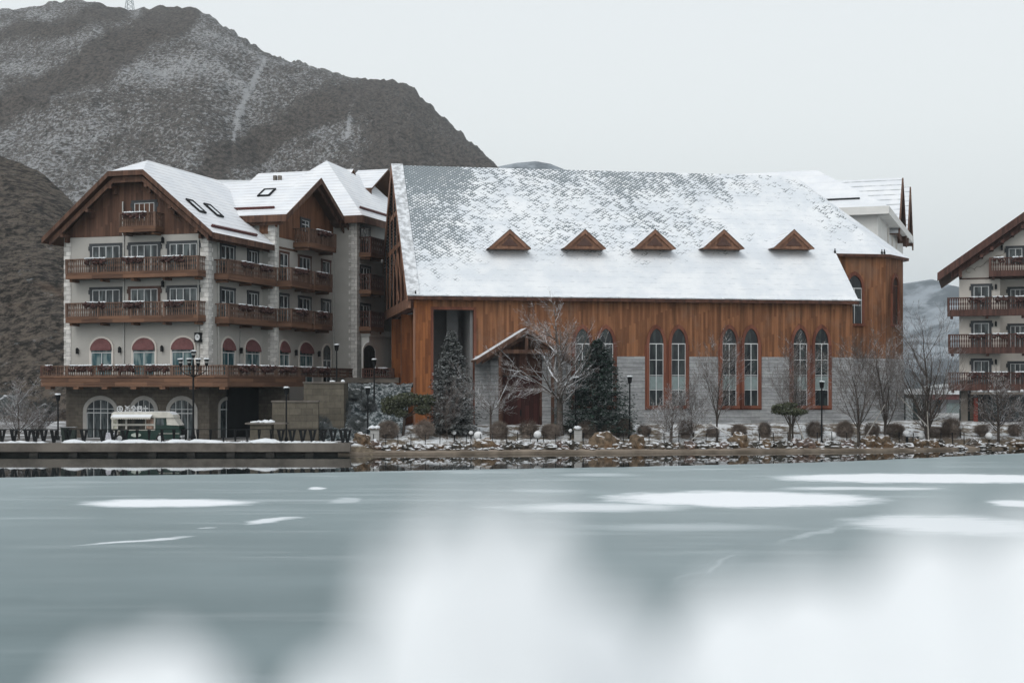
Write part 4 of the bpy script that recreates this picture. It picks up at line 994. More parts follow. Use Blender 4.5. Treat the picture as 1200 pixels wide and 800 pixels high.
for (b0, b1, pyt, pyb, pxe, pxl) in ((15, 27, 208.5, 273, 1057, 975), (29, 38, 219, 280, 1066, 1040)):
    bc = (b0+b1)/2; ag = E.a(pxe, bc); zt_ = E.z(ag, bc, pyt); zb_ = E.z(ag, b0, pyb)
    al = E.a(pxl, bc); al = ag-14
    g = MB()
    for s_ in (-1, 1): g.slab([(al, bc, zt_), (ag, bc, zt_), (ag, bc+s_*(b1-b0)/2, zb_), (al, bc+s_*(b1-b0)/2, zb_)], .2)
    g = g.build('gable_roof', m_roof('lined_snow_roof', .72, (.16, .18, .19), .75), rh)
    q = MB()
    for s_ in (-1, 1): board(q, (ag, bc+s_*(b1-b0)/2, zb_), (ag, bc, zt_), .8, (.2, 0, 0))
    q.prism([(ag-.5, b0+.4, zb_), (ag-.5, b1-.4, zb_), (ag-.5, bc, zt_-.5)], (.1, 0, 0))
    q.build('gable_boards', M['gable_wood'], g)
for b_ in (12, 18, 24): MB().box(.0, .12, b_, b_+.5, zeE-4.5, zeE-1.2).build('pilaster', M['plaster_c'], rh)

# ------------------------------------------------------------ HOTEL at the right edge
D = Frame(at(1124, 130), 130, -18)
rt = thing('hotel_building', 'cream chalet hotel with long dark red balconies and wide gable, right of the vase-shaped tree', 'hotel', D.w(0, 0, 0), D.t)
W2 = D.a(1290, 0); Zd = lambda py: D.z(0, 0, py); zgD = 1.6
rec = D.a(1172, 0)
m = MB(); m.box(0, rec, 0, 14, Zd(445), Zd(327)); m.box(rec, W2, 1.6, 14, Zd(445), Zd(327)); m.build('wall', M['plaster_c'], rt)
slD = (Zd(258)-Zd(326))/(D.a(1200, 0)-D.a(1099, 0)); aE = D.a(1099, 0); pk = D.a(1245, 0); zpk = Zd(324)+slD*(pk-aE)
gt = lambda a_: Zd(324)+slD*(a_-aE)-.8
MB().fprism(front(0), [(0, Zd(326.5)), (W2, Zd(326.5)), (W2, gt(2*pk-W2)), (pk, gt(pk)), (0, gt(0))], -14, .0).build('gable_wall', M['plaster_c'], rt)
rD = gable_roof(rt, [[(aE, -1.8, Zd(322)), (pk, -1.8, zpk+.1), (pk, 15, zpk+.1), (aE, 15, Zd(322))], [(2*pk-aE, -1.8, Zd(322)), (pk, -1.8, zpk+.1), (pk, 15, zpk+.1), (2*pk-aE, 15, Zd(322))]], .25)
m = MB(); board(m, (aE, -1.95, Zd(321)), (pk, -1.95, zpk+.2), .75, (0, .12, 0)); board(m, (aE+1.2, -1.2, Zd(322)+slD*1.2-.6), (pk, -1.2, zpk-.6), .7, (0, .12, 0)); m.box(0-.02, .25, -1.5, 0, Zd(326), Zd(313)); m.box(0, W2, -.05, 0, Zd(327.5), Zd(326)); m.build('roof_trim', M['red_wood'], rD)
m = MB()
for i in range(5): px = 1150+i*12; a_ = D.a(px, 0); z_ = gt(a_)-.05; m.box(a_-.15, a_+.15, -1.7, -.01, z_-.3, z_)
m.build('rafter', M['red_wood'], rD)
m = MB()
for i in range(16):     # painted scroll ornament
    t = i/15*pi*1.6; a0, z0 = .9+.5*cos(t)*(1-i/22), Zd(318)+.35*sin(t)*(1-i/22); t2 = (i+1)/15*pi*1.6; m.tube((a0, -.02, z0), (.9+.5*cos(t2)*(1-(i+1)/22), -.02, Zd(318)+.35*sin(t2)*(1-(i+1)/22)), .04, .04, 4)
for i in range(10): a0 = 1.3+i*.28; m.tube((a0, -.02, Zd(316)+(i*.28)*.55+.12*sin(i*2)), (a0+.28, -.02, Zd(316)+((i+1)*.28)*.55+.12*sin(i*2+2)), .035, .035, 4)
m.build('wall_ornament', m_plain('scroll_paint', (.32, .28, .23), .9), rt)
fD, fR = front(0), front(1.6)
da = lambda px: D.a(px, 0)
for (py0, py1) in ((351, 333), (395, 376), (438, 420)):
    win_rect(rt, fD, da(1138), da(1162), Zd(py0+12), Zd(py1), nv=2, half=False)
    for (x0, x1) in ((1181, 1204), (1215, 1240)): win_rect(rt, fR, D.a(x0, 1.6), D.a(x1, 1.6), Zd(py0+12), Zd(py1+3), nv=3, half=False)
    wall_lamp(rt, fD, da(1167), Zd(py1+5))
win_rect(rt, fD, da(1179), da(1201), Zd(312), Zd(290), nv=2, half=False); wall_lamp(rt, fD, da(1174), Zd(293))
db = lambda px: D.a(px, -1.3)
for (l, b_, t_) in ((1111, 370, 348.5), (1112, 414, 391.5), (1112.5, 457, 436)):
    balcony(rt, fD, db(l), db(1290), 1.3, D.z(0, -1.3, b_), D.z(0, -1.3, t_), .55, mat=M['red_wood'], dmat=M['red_wood'], boxes=[(db(x), db(x+18)) for x in (1136, 1163, 1190)])
balcony(rt, fD, db(1160), db(1290), 1.3, D.z(0, -1.3, 324.5), D.z(0, -1.3, 303), .5, mat=M['red_wood'], dmat=M['red_wood'], boxes=[(db(1164), db(1176)), (db(1186), db(1198))])
m = MB(); m.box(0, W2, 1.7, 14, zgD-1, Zd(445)-.01); m.build('dark_shopfront', M['glass'], rt)
m = MB(); m.box(da(1126), da(1134), -.2, 1.69, zgD-1, Zd(446)); m.build('pillar', M['conc'], rt)
MB().box(da(1137), da(1140.5), .5, 1.69, zgD-1, Zd(447)).build('pillar', m_stone('brick_pillar', (.17, .14, .11), .25, .5, .03), rt)
MB().box(da(1141), da(1146), .2, .6, Zd(507), Zd(466)).build('red_banner', m_plain('red_banner_cloth', (.25, .045, .03), .8, .15, 2), rt)
MB().box(da(1138), W2, -1.6, 1.69, Zd(462), Zd(459)).build('canopy', M['conc'], rt)
m = MB()
for i in range(26): m.blob((da(1142)+i*.5, -1.2+random.uniform(-.2, .2), Zd(458)), (random.uniform(.2, .38), .3, random.uniform(.15, .28)), seed=i, sub=1)
m.build('canopy_snow', M['snow'], rt, True)
m = MB(); 
for px in (1152, 1182, 1206, 1230): m.box(da(px)-.06, da(px)+.06, 1.5, 1.69, zgD-1, Zd(462.1))
m.build('shop_mullion', M['metal'], rt)

# ------------------------------------------------------------ small buildings glimpsed between chapel and right hotel
g1 = thing('low_building', 'low shop with snowy flat roof and dark red fascia glimpsed beyond the vase-shaped tree', 'building', (at(1104, 165), 165, 0))
MB().box(-4.5, 5, 0, 8, 1, zat(462, 165)).build('wall', m_plain('pale_shop_wall', (.30, .32, .34), .8, .3, .6), g1)
MB().box(-4.8, 5.3, -.6, 8, zat(468, 165), zat(462.1, 165)).build('fascia', M['awning'], g1); MB().box(-5, 5.5, -.8, 8.3, zat(461.9, 165), zat(456, 165)).build('roof', M['snow'], g1)
MB().box(-4.6, -.2, -.1, -.001, 1, zat(469, 165)).build('window', M['glass'], g1)
MB().box(.5, 4, -.1, -.001, zat(500, 165), zat(472, 165)).build('display_window', M['blind'], g1)
m = MB()
for i in range(9): m.tube((.4+i*.5, -1.5, zat(500, 164)), (1.0+i*.5, -1.5, zat(486-i*.8, 164)), .05, .05, 4)
m.tube((0, -1.5, zat(502, 164)), (5, -1.5, zat(498, 164)), .05, .05, 4); m.tube((.6, -1.5, zat(488, 164)), (5, -1.5, zat(482, 164)), .05, .05, 4)
tag(m.build('ramp_railing', M['pipe']), 'slanting grey baluster railing in front of the low shop, right of the vase-shaped tree', 'railing').location = (at(1104, 165), 165, 0)
g2 = thing('kiosk', 'narrow dark kiosk with pale frosted front between the chapel apse and the vase-shaped tree', 'kiosk', (at(1071, 135), 135, 1.2))
MB().box(-.9, 1.3, 0, 2, 0, zat(462, 135)-1.2).build('wall', m_plain('dark_green_kiosk', (.02, .035, .035), .6), g2); MB().box(-1.1, 1.5, -.2, 2.2, zat(461.9, 135)-1.2, zat(457, 135)-1.2).build('roof', M['snow'], g2)
MB().box(-.8, -.1, -.05, -.001, .2, zat(466, 135)-1.2).build('window', m_plain('frosted_front', (.3, .33, .34), .6, .5, 6), g2)

# ------------------------------------------------------------ pylon on the ridge
pyx, pyy = at(152, YR), YR; m = MB(); H_ = 17; z0 = max(hill_z(pyx*k_/900, k_) for k_ in (880, 890, 900))-1
for sx in (-1, 1):
    for sy in (-1, 1): m.tube((sx*2.6, sy*2.6, 0), (sx*.5, sy*.5, H_), .28, .2, 4)
for i in range(6):
    za, zb_ = H_*i/6, H_*(i+1)/6; ra, rb_ = 2.6-2.1*i/6, 2.6-2.1*(i+1)/6
    for sy in (-1, 1): m.tube((-ra, sy*ra, za), (rb_, sy*rb_, zb_), .13, .13, 4); m.tube((ra, sy*ra, za), (-rb_, sy*rb_, zb_), .13, .13, 4)
py_ = m.build('lattice_tower', m_plain('pylon_steel', (.30, .34, .36), .6)); py_.location = (pyx, pyy, z0); tag(py_, 'pale steel lattice pylon standing on the mountain ridge line', 'pylon')
m = MB(); m.tube((-5, 0, 13), (5, 0, 13), .2, .2, 4); m.build('crossarm', py_.data.materials[0], py_)

# ------------------------------------------------------------ street lamps
def lamp_post(px, Y, py_top, z0, label, small=True):
    h = zat(py_top, Y)-z0; t = thing('street_lamp', label, 'street lamp', (at(px, Y), Y, z0), 0, 'single lantern street lamps')
    MB().lathe((0, 0, 0), [(.14, 0), (.14, .25), (.07, .4), (.055, h-.75), (.05, h-.6)], 8).build('pole', M['metal'], t)
    ln = MB().lathe((0, 0, h-.6), [(.07, 0), (.14, .05), (.19, .42), (.17, .44)], 6).build('lantern', M['metal'], t)
    MB().lathe((0, 0, h-.52), [(.13, 0), (.178, .3)], 6).build('glass', M['lampglass'], ln)
    MB().lathe((0, 0, h-.16), [(.25, 0), (.16, .07), (.04, .15), (.02, .22)], 6).build('cap', M['metal'], ln)
    MB().blob((0, 0, h-.06), (.24, .24, .08), seed=px, sub=2).build('snow_cap', M['snow'], ln, True)
    return t
gz = lambda px, Y: ground_z(at(px, Y), Y)-.03
lamp_post(68, 111, 461, .85, 'black lantern post with snow cap beside the hotel corner, left of the green van')
lamp_post(335.5, 108.5, 453, .85, 'black lantern post between the dark recess and the beige block walls')
lamp_post(431, 109.5, 453, .9, 'black lantern post just left of the grey cabinet by the rockery')
lamp_post(394.5, 121, 403, 3.0, 'tall black lantern post against the plain grey wall above the terrace railing')
lamp_post(438.5, 119, 420, 3.0, 'tall black lantern post in front of the white arch beside the timber porch')
lamp_post(738, 112, 440, gz(738, 112), 'black lantern post in front of the stone wall right of the dark fir')
lamp_post(674.5, 112, 441, gz(674, 112), 'black lantern post beneath the snowy branches of the big tree')
lamp_post(963, 112, 446, gz(963, 112), 'black lantern post in front of the rightmost pair of chapel windows')
t = thing('street_lamp', 'tall five-lantern black street lamp with snow caps in front of the hotel corner', 'street lamp', (at(226.5, 107.5), 107.5, .85)); H_ = zat(430, 107.5)-.85
MB().lathe((0, 0, 0), [(.2, 0), (.2, .4), (.12, .6), (.075, 1.2), (.07, H_-.2), (.1, H_), (.05, H_+.6)], 8).build('pole', M['metal'], t)
for i, (dx, dz) in enumerate(((-.95, 0), (-.36, .02), (.42, -.0), (1.0, .02), (0.02, .62))):
    dy = (0, .25, -.25, 0, 0)[i]; zz = H_+dz+.05
    ln = MB().lathe((dx, dy, zz), [(.05, 0), (.12, .08), (.17, .42), (.15, .44)], 6).build('lantern', M['metal'], t)
    MB().lathe((dx, dy, zz+.1), [(.12, 0), (.165, .27)], 6).build('glass', M['lampglass'], ln); MB().lathe((dx, dy, zz+.44), [(.24, 0), (.15, .07), (.03, .16), (.02, .24)], 6).build('cap', M['metal'], ln)
    MB().blob((dx, dy, zz+.55), (.24, .24, .07), seed=i).build('snow_cap', M['snow'], ln, True)
    if i < 4:
        a_ = MB(); pts_ = [(0, 0, H_-.75), (dx*.55, dy*.5, H_-.55), (dx*.95, dy, H_-.3), (dx, dy, zz)]
        for p, q in zip(pts_, pts_[1:]): a_.tube(p, q, .04, .035, 5)
        a_.tube((0, 0, H_-.2), (dx*.9, dy, H_-.25), .025, .025, 4); a_.build('arm', M['metal'], t)

# ------------------------------------------------------------ van (food truck)
VY = 108.6
van = thing('food_van', 'vintage green and cream food van with scalloped awning, parked before the arched hotel doors', 'van', (at(175, VY), VY, .85))
vg = m_plain('van_green_paint', (.008, .032, .024), .35, .15, 2, .4); vc = m_plain('van_cream_paint', (.58, .565, .51), .5, .1, 2, .4, snow=1, snow_lo=.6, snow_hi=.8)
sc_ = VY/F; vx = lambda px: (px-175)*sc_; vz = lambda py: zat(py, VY)-.85
y0, y1 = -1.0, .9; m = MB()
prof = [(145, 503), (145, 512), (150, 514.5), (186, 514.5), (187, 512), (190, 510.3), (194, 511), (196.5, 514), (198, 514.5), (214, 512.5), (214.5, 505), (213, 499), (199, 497.5), (197.5, 489), (186, 489), (185.5, 503)]
m.prism([(vx(a), y0, vz(b)) for a, b in prof], (0, y1-y0, 0)); body = m.build('body', vg, van)
m = MB(); m.box(vx(146), vx(185), y0-.02, y0, vz(503.6), vz(502.8)); m.box(vx(190), vx(214), y0-.025, y0-.001, vz(507.5), vz(507)); m.build('trim_strip', vc, body)
m = MB(); m.fprism(front(y0), [(vx(163.5)+.38*cos(i*pi/8), vz(509)+.15*sin(i*pi/8)) for i in range(16)], .0, .02); m.build('side_emblem', m_plain('pale_emblem', (.45, .5, .45)), body)
m = MB(); m.prism([(vx(a), y0-.05, vz(b)) for a, b in ((135, 485), (134.5, 489), (197.5, 489), (208, 489), (206, 485.5), (202, 482.5), (197, 482), (137, 482.3))], (0, y1-y0+.1, 0)); m.build('roof', vc, van)
m = MB()
for a, b in ((135, 137), (141, 142.3), (151, 153), (174, 175), (184, 186)): m.box(vx(a), vx(b), y0, y0+.1, vz(503.5), vz(488.9))
m.box(vx(135), vx(185), y0-.01, y0+.1, vz(498.2), vz(496)); m.box(vx(135), vx(145), y0, y1, vz(504.5), vz(503.6)); m.build('window_frame', vc, van)
MB().box(vx(138), vx(185), y0+.35, y1-.1, vz(503.6), vz(489.1)).build('serving_interior', m_glass('van_interior', (.02, .025, .022), .4, drape=(.10, .09, .07)), van)
MB().box(vx(175.2), vx(183.8), y0+.02, y0+.06, vz(502), vz(490)).build('menu_board', m_plain('faded_menu_board', (.30, .2, .15), .8, .6, 5), van)
MB().box(vx(137.3), vx(140.9), y0+.02, y0+.06, vz(502), vz(491)).build('menu_board', m_plain('pale_menu_board', (.42, .42, .34), .8, .4, 5), van)
MB().prism([(vx(187.5), y0-.01, vz(497.5)), (vx(196), y0-.01, vz(497.5)), (vx(195), y0-.01, vz(490)), (vx(187.5), y0-.01, vz(490))], (0, .05, 0)).build('cab_window', M['glass'], van)
MB().prism([(vx(198.2), y0+.05, vz(489.1)), (vx(207), y0+.05, vz(489.1)), (vx(213), y0+.05, vz(498)), (vx(199), y0+.05, vz(497.4))], (0, y1-y0-.1, 0)).build('windscreen', vc, van)
m = MB(); N = 22; x0, x1 = vx(137), vx(183)
m.add([(x0, y0-.02, vz(485)), (x1, y0-.02, vz(485)), (x1, y0-.7, vz(488)), (x0, y0-.7, vz(488))], [(0,1,2,3)])
for i in range(N):
    a, b = x0+(x1-x0)*i/N, x0+(x1-x0)*(i+1)/N; m.add([(a, y0-.7, vz(488)), (b, y0-.7, vz(488)), (b, y0-.7, vz(489.6)), ((a+b)/2, y0-.7, vz(490.6)), (a, y0-.7, vz(489.6))], [(0,1,2,3,4)])
m.build('awning', vc, van)
for px in (144.5, 191.5):
    m = MB(); c = Vector((vx(px), y0-.02, .30)); m.tube(c, c+Vector((0, .22, 0)), .31, .31, 18); wh = m.build('wheel', m_plain('tyre_rubber', (.02, .02, .02), .8), van)
    MB().tube(c-Vector((0, .02, 0)), c, .19, .19, 16).build('rim', M['white'], wh)
for px in (158, 205):
    c = Vector((vx(px), y1-.3, .28)); MB().tube(c, c+Vector((0, .2, 0)), .28, .28, 14).build('wheel', M['metal'], van)
MB().box(vx(210), vx(216), y0+.1, y1-.1, .35, .5).build('bumper', M['white'], van); MB().box(vx(213.5), vx(215), y0+.4, y1-.4, vz(511), vz(502)).build('grille', M['metal'], van)
m = MB(); m.lathe((vx(213), y0+.1, vz(506)), [(.02, -.1), (.1, -.05), (.1, .05), (.02, .1)], 10); m.build('headlight', M['lampglass'], van)
MB().prism([(vx(131), y0-.5, vz(506)), (vx(142), y0-.5, vz(506)), (vx(143), y0-.55, vz(515)), (vx(130), y0-.55, vz(515))], (0, .08, 0)).build('price_board', m_plain('pale_price_board', (.5, .5, .55), .7, .25, 9), van)
# roof lettering: round badge and four characters
rs = MB(); yy = y0+.02; mm = M['white']
cz0, cz1 = vz(482), vz(475.5); cw = lambda a, b, z0, z1: rs.box(vx(a), vx(b), yy, yy+.06, cz0+(cz1-cz0)*z0, cz0+(cz1-cz0)*z1)
rs.fring(front(yy), [(vx(144.5)+.23*cos(i*pi/10), (cz0+cz1)/2+.23*sin(i*pi/10)) for i in range(20)], [(vx(144.5)+.17*cos(i*pi/10), (cz0+cz1)/2+.17*sin(i*pi/10)) for i in range(20)], -.06, 0, True)
cw(144, 145.2, .2, .85); cw(142.8, 146.3, .4, .52)
def stroke(ax, az, bx, bz, r=.035): rs.tube((vx(ax), yy, cz0+(cz1-cz0)*az), (vx(bx), yy, cz0+(cz1-cz0)*bz), r, r, 4)
for s_ in ((150.5, 1.1, 153, .75), (156, 1.1, 153.5, .75), (151, .7, 156, .7), (153.3, .95, 153.3, .4), (151, .4, 156, .4), (151, .4, 150.6, 0), (156, .4, 156.3, 0), (151, .05, 156, .05),
           (160.5, 1.1, 157.8, .65), (160.5, 1.1, 163.4, .65), (158.5, .6, 162.8, .6), (160.6, .6, 160.6, .05), (159, .33, 162.4, .33), (158, .05, 163.2, .05),
           (165, .95, 170, .95), (165, .95, 165, .1), (170, .95, 170, .1), (165, .1, 170, .1), (166.7, .95, 166.5, .4), (168.3, .95, 168.5, .4),
           (171.5, .62, 177.5, .62), (174.4, 1.1, 174.4, 0)): stroke(*s_)
rs.build('roof_sign_lettering', mm, van)

# ------------------------------------------------------------ quay railing with V posts
q = thing('quay_railing', 'black railing with V-shaped posts along the snowy stone quay', 'railing', (0, 105.35, .88))
hr = zat(502.5, 105.35)-.88
MB().box(-60, at(408, 105.35), -.03, .03, hr-.05, hr).build('top_rail', M['metal'], q)
vm = MB(); vm.prism([(-.34, -.09, hr-.06), (-.12, -.09, hr-.06), (.0, -.09, 0), (-.14, -.09, 0)], (0, .18, 0)); vm.prism([(.06, -.088, hr-.061), (.24, -.088, hr-.061), (.03, -.088, 0.002), (-.06, -.088, 0.002)], (0, .176, 0))
vm.box(-.36, .26, -.04, .04, hr-.12, hr-.06); vpost = None
ps = [-12, 3, 17, 33, 42, 52, 64, 80, 99, 121, 134, 147, 161, 175, 190, 204, 218, 232, 247, 262, 276, 290, 304, 318, 330, 343, 355.5, 367, 379.5, 391, 402.5, 408]
for i, px in enumerate(ps):
    if vpost is None: vpost = vm.build('post', M['metal'], q); o = vpost
    else: o = vpost.copy(); COL.objects.link(o); o.parent = q
    o.location = (at(px, 105.35), 0, 0)
    if 150 < px < 330: o.scale = (.35, 1, 1)
# thin shore fence on the right
q = thing('shore_fence', 'thin dark wire fence on slim stakes along the snowy rocky bank', 'fence', (0, 0, 0))
pst = None; pv = None; wire = MB(); px = 424
while px < 1135:
    Y = shore_y(at(px, 110))+1.9; x_ = at(px, Y); z_ = ground_z(x_, Y)-.05
    if pst is None: pst = MB().box(-.028, .028, -.028, .028, 0, 1.02).build('post', M['metal'], q); o = pst
    else: o = pst.copy(); COL.objects.link(o); o.parent = q
    o.location = (x_, Y, z_); o.rotation_euler = (random.uniform(-.03, .03), random.uniform(-.04, .04), 0); o.scale = (1, 1, random.uniform(.92, 1.05))
    for h in (.93, .5):
        c_ = Vector((x_, Y, z_+h))
        if pv and h == .93: wire.tube(pv, c_, .008, .008, 3)
        if h == .93: nv_ = c_
    pv = nv_; px += random.uniform(13.5, 18)
wire.build('wire', M['metal'], q)

# ------------------------------------------------------------ plaza walls, planter, cabinets, bins
def solid(name, label, cat, px0, px1, Y, depth, py0, py1, mat, snow=None, z0=None, group=None, lumps=0):
    z0 = zat(py0, Y) if z0 is None else z0; z1 = zat(py1, Y); xc = (at(px0, Y)+at(px1, Y))/2; hw = (at(px1, Y)-at(px0, Y))/2
    t = thing(name, label, cat, (xc, Y, z0), 0, group); h = z1-z0
    MB().box(-hw, hw, 0, depth, 0, h).build('body', mat, t); MB().box(-hw-.08, hw+.08, -.08, depth+.08, h+.001, h+.12).build('coping', M['conc'], t)
    if lumps:
        m = MB()
        for i in range(lumps): m.blob((random.uniform(-hw, hw), random.uniform(0, depth), h+.16), (random.uniform(.15, .35), .25, random.uniform(.08, .2)), seed=i+px0, sub=1)
        m.build('snow_cap', M['snow'], t, True)
    return t
bw = m_stone('beige_ashlar', (.14, .125, .098), .5, .9, .01)
solid('retaining_wall', 'lower beige block wall right of the dark recess under the terrace', 'wall', 319, 373, 110.5, .5, 518, 471, bw, z0=.85)
solid('retaining_wall', 'upper beige block wall with snowy coping beneath the red terrace railing', 'wall', 356, 403, 113.5, 3, 518, 449, bw, z0=.85, lumps=3)
pl = solid('stone_planter', 'square beige stone planter heaped with snow in front of the dark recess', 'planter', 293, 318, 107.5, 1.2, 519, 497.5, bw, z0=.85, lumps=14)
MB().box(-1.15, 1.9, -.25, 1.4, 1.35, 1.47).build('slab_top', M['conc'], pl)
m = MB(); m.box(-.5, .5, 0, .5, 0, .9); m.box(-.55, -.05, -.05, .4, .5, 1.05)
bnt = thing('litter_bin', 'dark green litter bin pair by the lantern post left of the van', 'bin', (at(80, 108), 108, .85)); m.build('body', m_plain('bin_green', (.02, .03, .025), .6), bnt); MB().box(-.58, .55, -.06, .52, 1.051, 1.12).build('lid', M['metal_s'], bnt)
t = solid('utility_cabinet', 'grey utility cabinet capped with snow at the end of the quay', 'cabinet', 434, 444, 108.2, .5, 518, 503.5, M['bin'], z0=.75, lumps=5)
t = solid('utility_cabinet', 'grey utility cabinet among clipped shrubs right of the big tree trunk', 'cabinet', 673, 682, 110.4, .5, 516, 503.5, M['bin'], z0=.8, lumps=3)
# mountain-side lamps/awning details skipped; rock slope with snow-dusted ledges
n = NT('frosted_rockery'); k = n.noise(1.6, 6, .75, stretch=(.6, 1, 2.2)); k2 = n.noise(4, 4, .7)
c = n.mix(n.rng(k, .35, .65), (.022, .032, .035), (.10, .125, .13)); c = n.mix(n.rng(n.val('ADD', k2, n.val('MULTIPLY', n.nz(), .15)), .56, .70, 0, .7), c, (.50, .54, .56)); n.bump(k, 1, .3); M['rockery'] = n.out(c, .95, .1)
def rockz(x, y):
    t = (y-110.5)/13; xx = (x+14.5)/6
    side_ = max(0, 1-max(0, (at(372, y)-x)/1.6))
    v = .85+4.6*max(0, min(1, t*1.15-.06))*side_
    st = .42; v2 = math.floor(v/st)*st; v = v2*.7+v*.3
    return v+.30*noise.noise(Vector((x*1.3, y*1.1, 0)))+.18*noise.noise(Vector((x*3.3, y*3, 4)))
tag(grid('rock_terrain', frange(-19.5, -8.6, .22), frange(110.3, 126, .25), rockz, M['rockery'], smooth=False), kind='structure')

# ------------------------------------------------------------ boulders
def landmark(px):
    for lim, nm in ((412, 'at the end of the stone quay'), (440, 'below the grey cabinet by the quay'), (480, 'below the layered pine'), (522, 'below the pale conifer'), (556, 'beneath the thin reddish sapling'), (585, 'below the low snowy branched tree'), (632, 'below the dark red chapel door'), (662, 'below the big snowy tree trunk'), (700, 'below the cabinet near the big tree'), (745, 'below the dark fir'), (812, 'below the twin-trunk tree'), (852, 'below the propped slender tree'), (900, 'below the third window pair'), (940, 'below the flat-topped dark shrub'), (985, 'below the last chapel window pair'), (1022, 'below the tree at the chapel corner'), (1060, 'below the chapel apse'), (1110, 'below the vase-shaped tree'), (1150, 'below the cream hotel pillar'), (1999, 'at the right end of the bank')):
        if px < lim: return nm
CN = ('tan', 'grey', 'dark mossy', 'pinkish'); used = {}
ORD = ['first', 'second', 'third', 'fourth', 'fifth', 'sixth', 'seventh', 'eighth', 'ninth', 'tenth', 'eleventh', 'twelfth']
B_ = [(410, 1.0, .5, 3), (424, 1.25, .95, 0), (440, 1.0, .55, 3), (566, 1.5, .85, 0), (536, .9, .6, 2), (708, 1.75, 1.35, 0), (746, 1.1, 1.1, 0), (866, 1.35, 1.15, 0), (1020, 1.2, 1.05, 0), (1034, 1.3, .95, 0), (670, .95, .65, 2), (612, 1.3, .55, 2), (946, 1.2, .7, 3), (975, 1.4, .55, 2), (935, 1.0, .7, 3), (1078, .9, .8, 0), (1142, 1.0, .6, 1)]
px = 452
while px < 1215:
    if all(abs(px-b[0]) > 7 for b in B_): B_.append((px, random.uniform(.55, 1.15), random.uniform(.3, .62), random.choice((1, 1, 2, 3, 0))))
    px += random.uniform(6.5, 14)
B_.sort()
for i, (px, wd, h, ci) in enumerate(B_):
    Y = (shore_y(at(px, 108)) if px > 414 else 105)+random.uniform(.9, 1.5); x_ = at(px, Y); z_ = ground_z(x_, Y) if px > 414 else .5
    lm = landmark(px); sz = 'big' if wd > 1.15 or h > .9 else ('small' if wd < .8 else 'middling')
    key = (sz, CN[ci], lm); used[key] = used.get(key, 0)+1; k_ = used[key]
    o = MB().blob((0, 0, h*.3), (wd*.55, .55, h*.72), amp=.28, seed=i*1.37, sub=3).build('boulder', ROCKS[ci], smooth=False)
    o.location = (x_, Y, z_-.08); o['_k'] = 0; del o['_k']
    tag(o, None, 'boulder', 'boulders along the rocky bank'); o['key'] = str(key)
    B_[i] = (o, key, k_)
for o, key, k_ in B_:
    tot = used[key]; sz, cn, lm = key
    lab = f'{sz} {cn} boulder {lm}' if tot == 1 else f'{ORD[k_-1]} {sz} {cn} boulder from the left {lm}'
    o['label'] = lab; del o['key']
# strip of small cobbles between boulders
m = MB()
for i in range(420):
    px = random.uniform(400, 1215); Y = shore_y(at(px, 108))+random.uniform(.35, 2.2); x_ = at(px, Y); r_ = random.uniform(.08, .22)
    m.blob((x_, Y, ground_z(x_, Y)+.03), (r_*1.4, r_, r_*.8), seed=i, sub=1, amp=.3)
tag(m.build('bank_rubble', ROCKS[1]), 'small rubble stones scattered along the bank between boulders', kind='stuff')
m = MB(); xs_ = [at(p_, 106) for p_ in range(398, 1230, 6)]
P0 = [(x_, shore_y(x_)-.15+.2*noise.noise(Vector((x_*.5, 1, 0)))) for x_ in xs_]
for (x_, y_) in P0: m.v += [(x_, y_, -.3), (x_, y_, .16), (x_, y_+.9, .30), (x_, y_+1.3, .1)]
for i in range(len(P0)-1):
    for j in range(3): m.f.append((4*i+j, 4*i+4+j, 4*i+5+j, 4*i+1+j))
tag(m.build('shore_edging', M['edging']), kind='structure')

# ------------------------------------------------------------ white globes
gl_m = m_plain('white_globe', (.72, .74, .75), .6, .05, 3)
for px, py, r_, lab in ((552, 507, 2.6, 'small white globe light beside the larger one above the tan boulders'), (560.5, 510, 5.2, 'large white globe light standing on the tan boulders'), (630, 509, 4.6, 'white ribbed globe light below the chapel door, right of a clipped shrub'), (532.5, 507, 2.3, 'tiny white globe light on a thin post below the reddish sapling'), (668.5, 504.5, 2.3, 'tiny white globe light left of the grey cabinet by the big tree'), (975.5, 510.5, 4.8, 'white globe light on the snow before the last chapel windows'), (1062, 507.5, 4, 'white globe light beside the bench at the chapel apse'), (1079, 510.5, 4.8, 'white globe light at the foot of the vase-shaped tree'), (1125.5, 500.5, 2.2, 'tiny white globe light against the cream hotel pillar'), (1159, 510.5, 4.2, 'white globe light with dark marks before the dark shopfront')):
    Y = shore_y(at(px, 110))+(2.6 if r_ > 3 else 4); r = r_/F*Y; x_ = at(px, Y); z_ = zat(py, Y); g0 = ground_z(x_, Y)-.05
    t = thing('globe_light', lab, 'globe light', (x_, Y, g0), 0, 'white globe lights on the bank')
    MB().blob((0, 0, z_-g0), (r, r, r*.97), amp=.02, sub=3).build('globe', gl_m, t, True)
    MB().tube((0, 0, -.05), (0, 0, z_-g0-r*.8), .05, .05, 6).build('stem', M['metal'], t)
b_ = thing('bench', 'dark bench dusted with snow beside the globe light at the chapel apse', 'bench', (at(1070, 114), 114, gz(1070, 114)))
MB().box(-.5, .5, 0, .35, .62, .68).build('seat', M['metal_s'], b_)
for sx in (-.45, .37): MB().box(sx, sx+.08, .05, .3, -.1, .619).build('leg', M['metal'], b_)

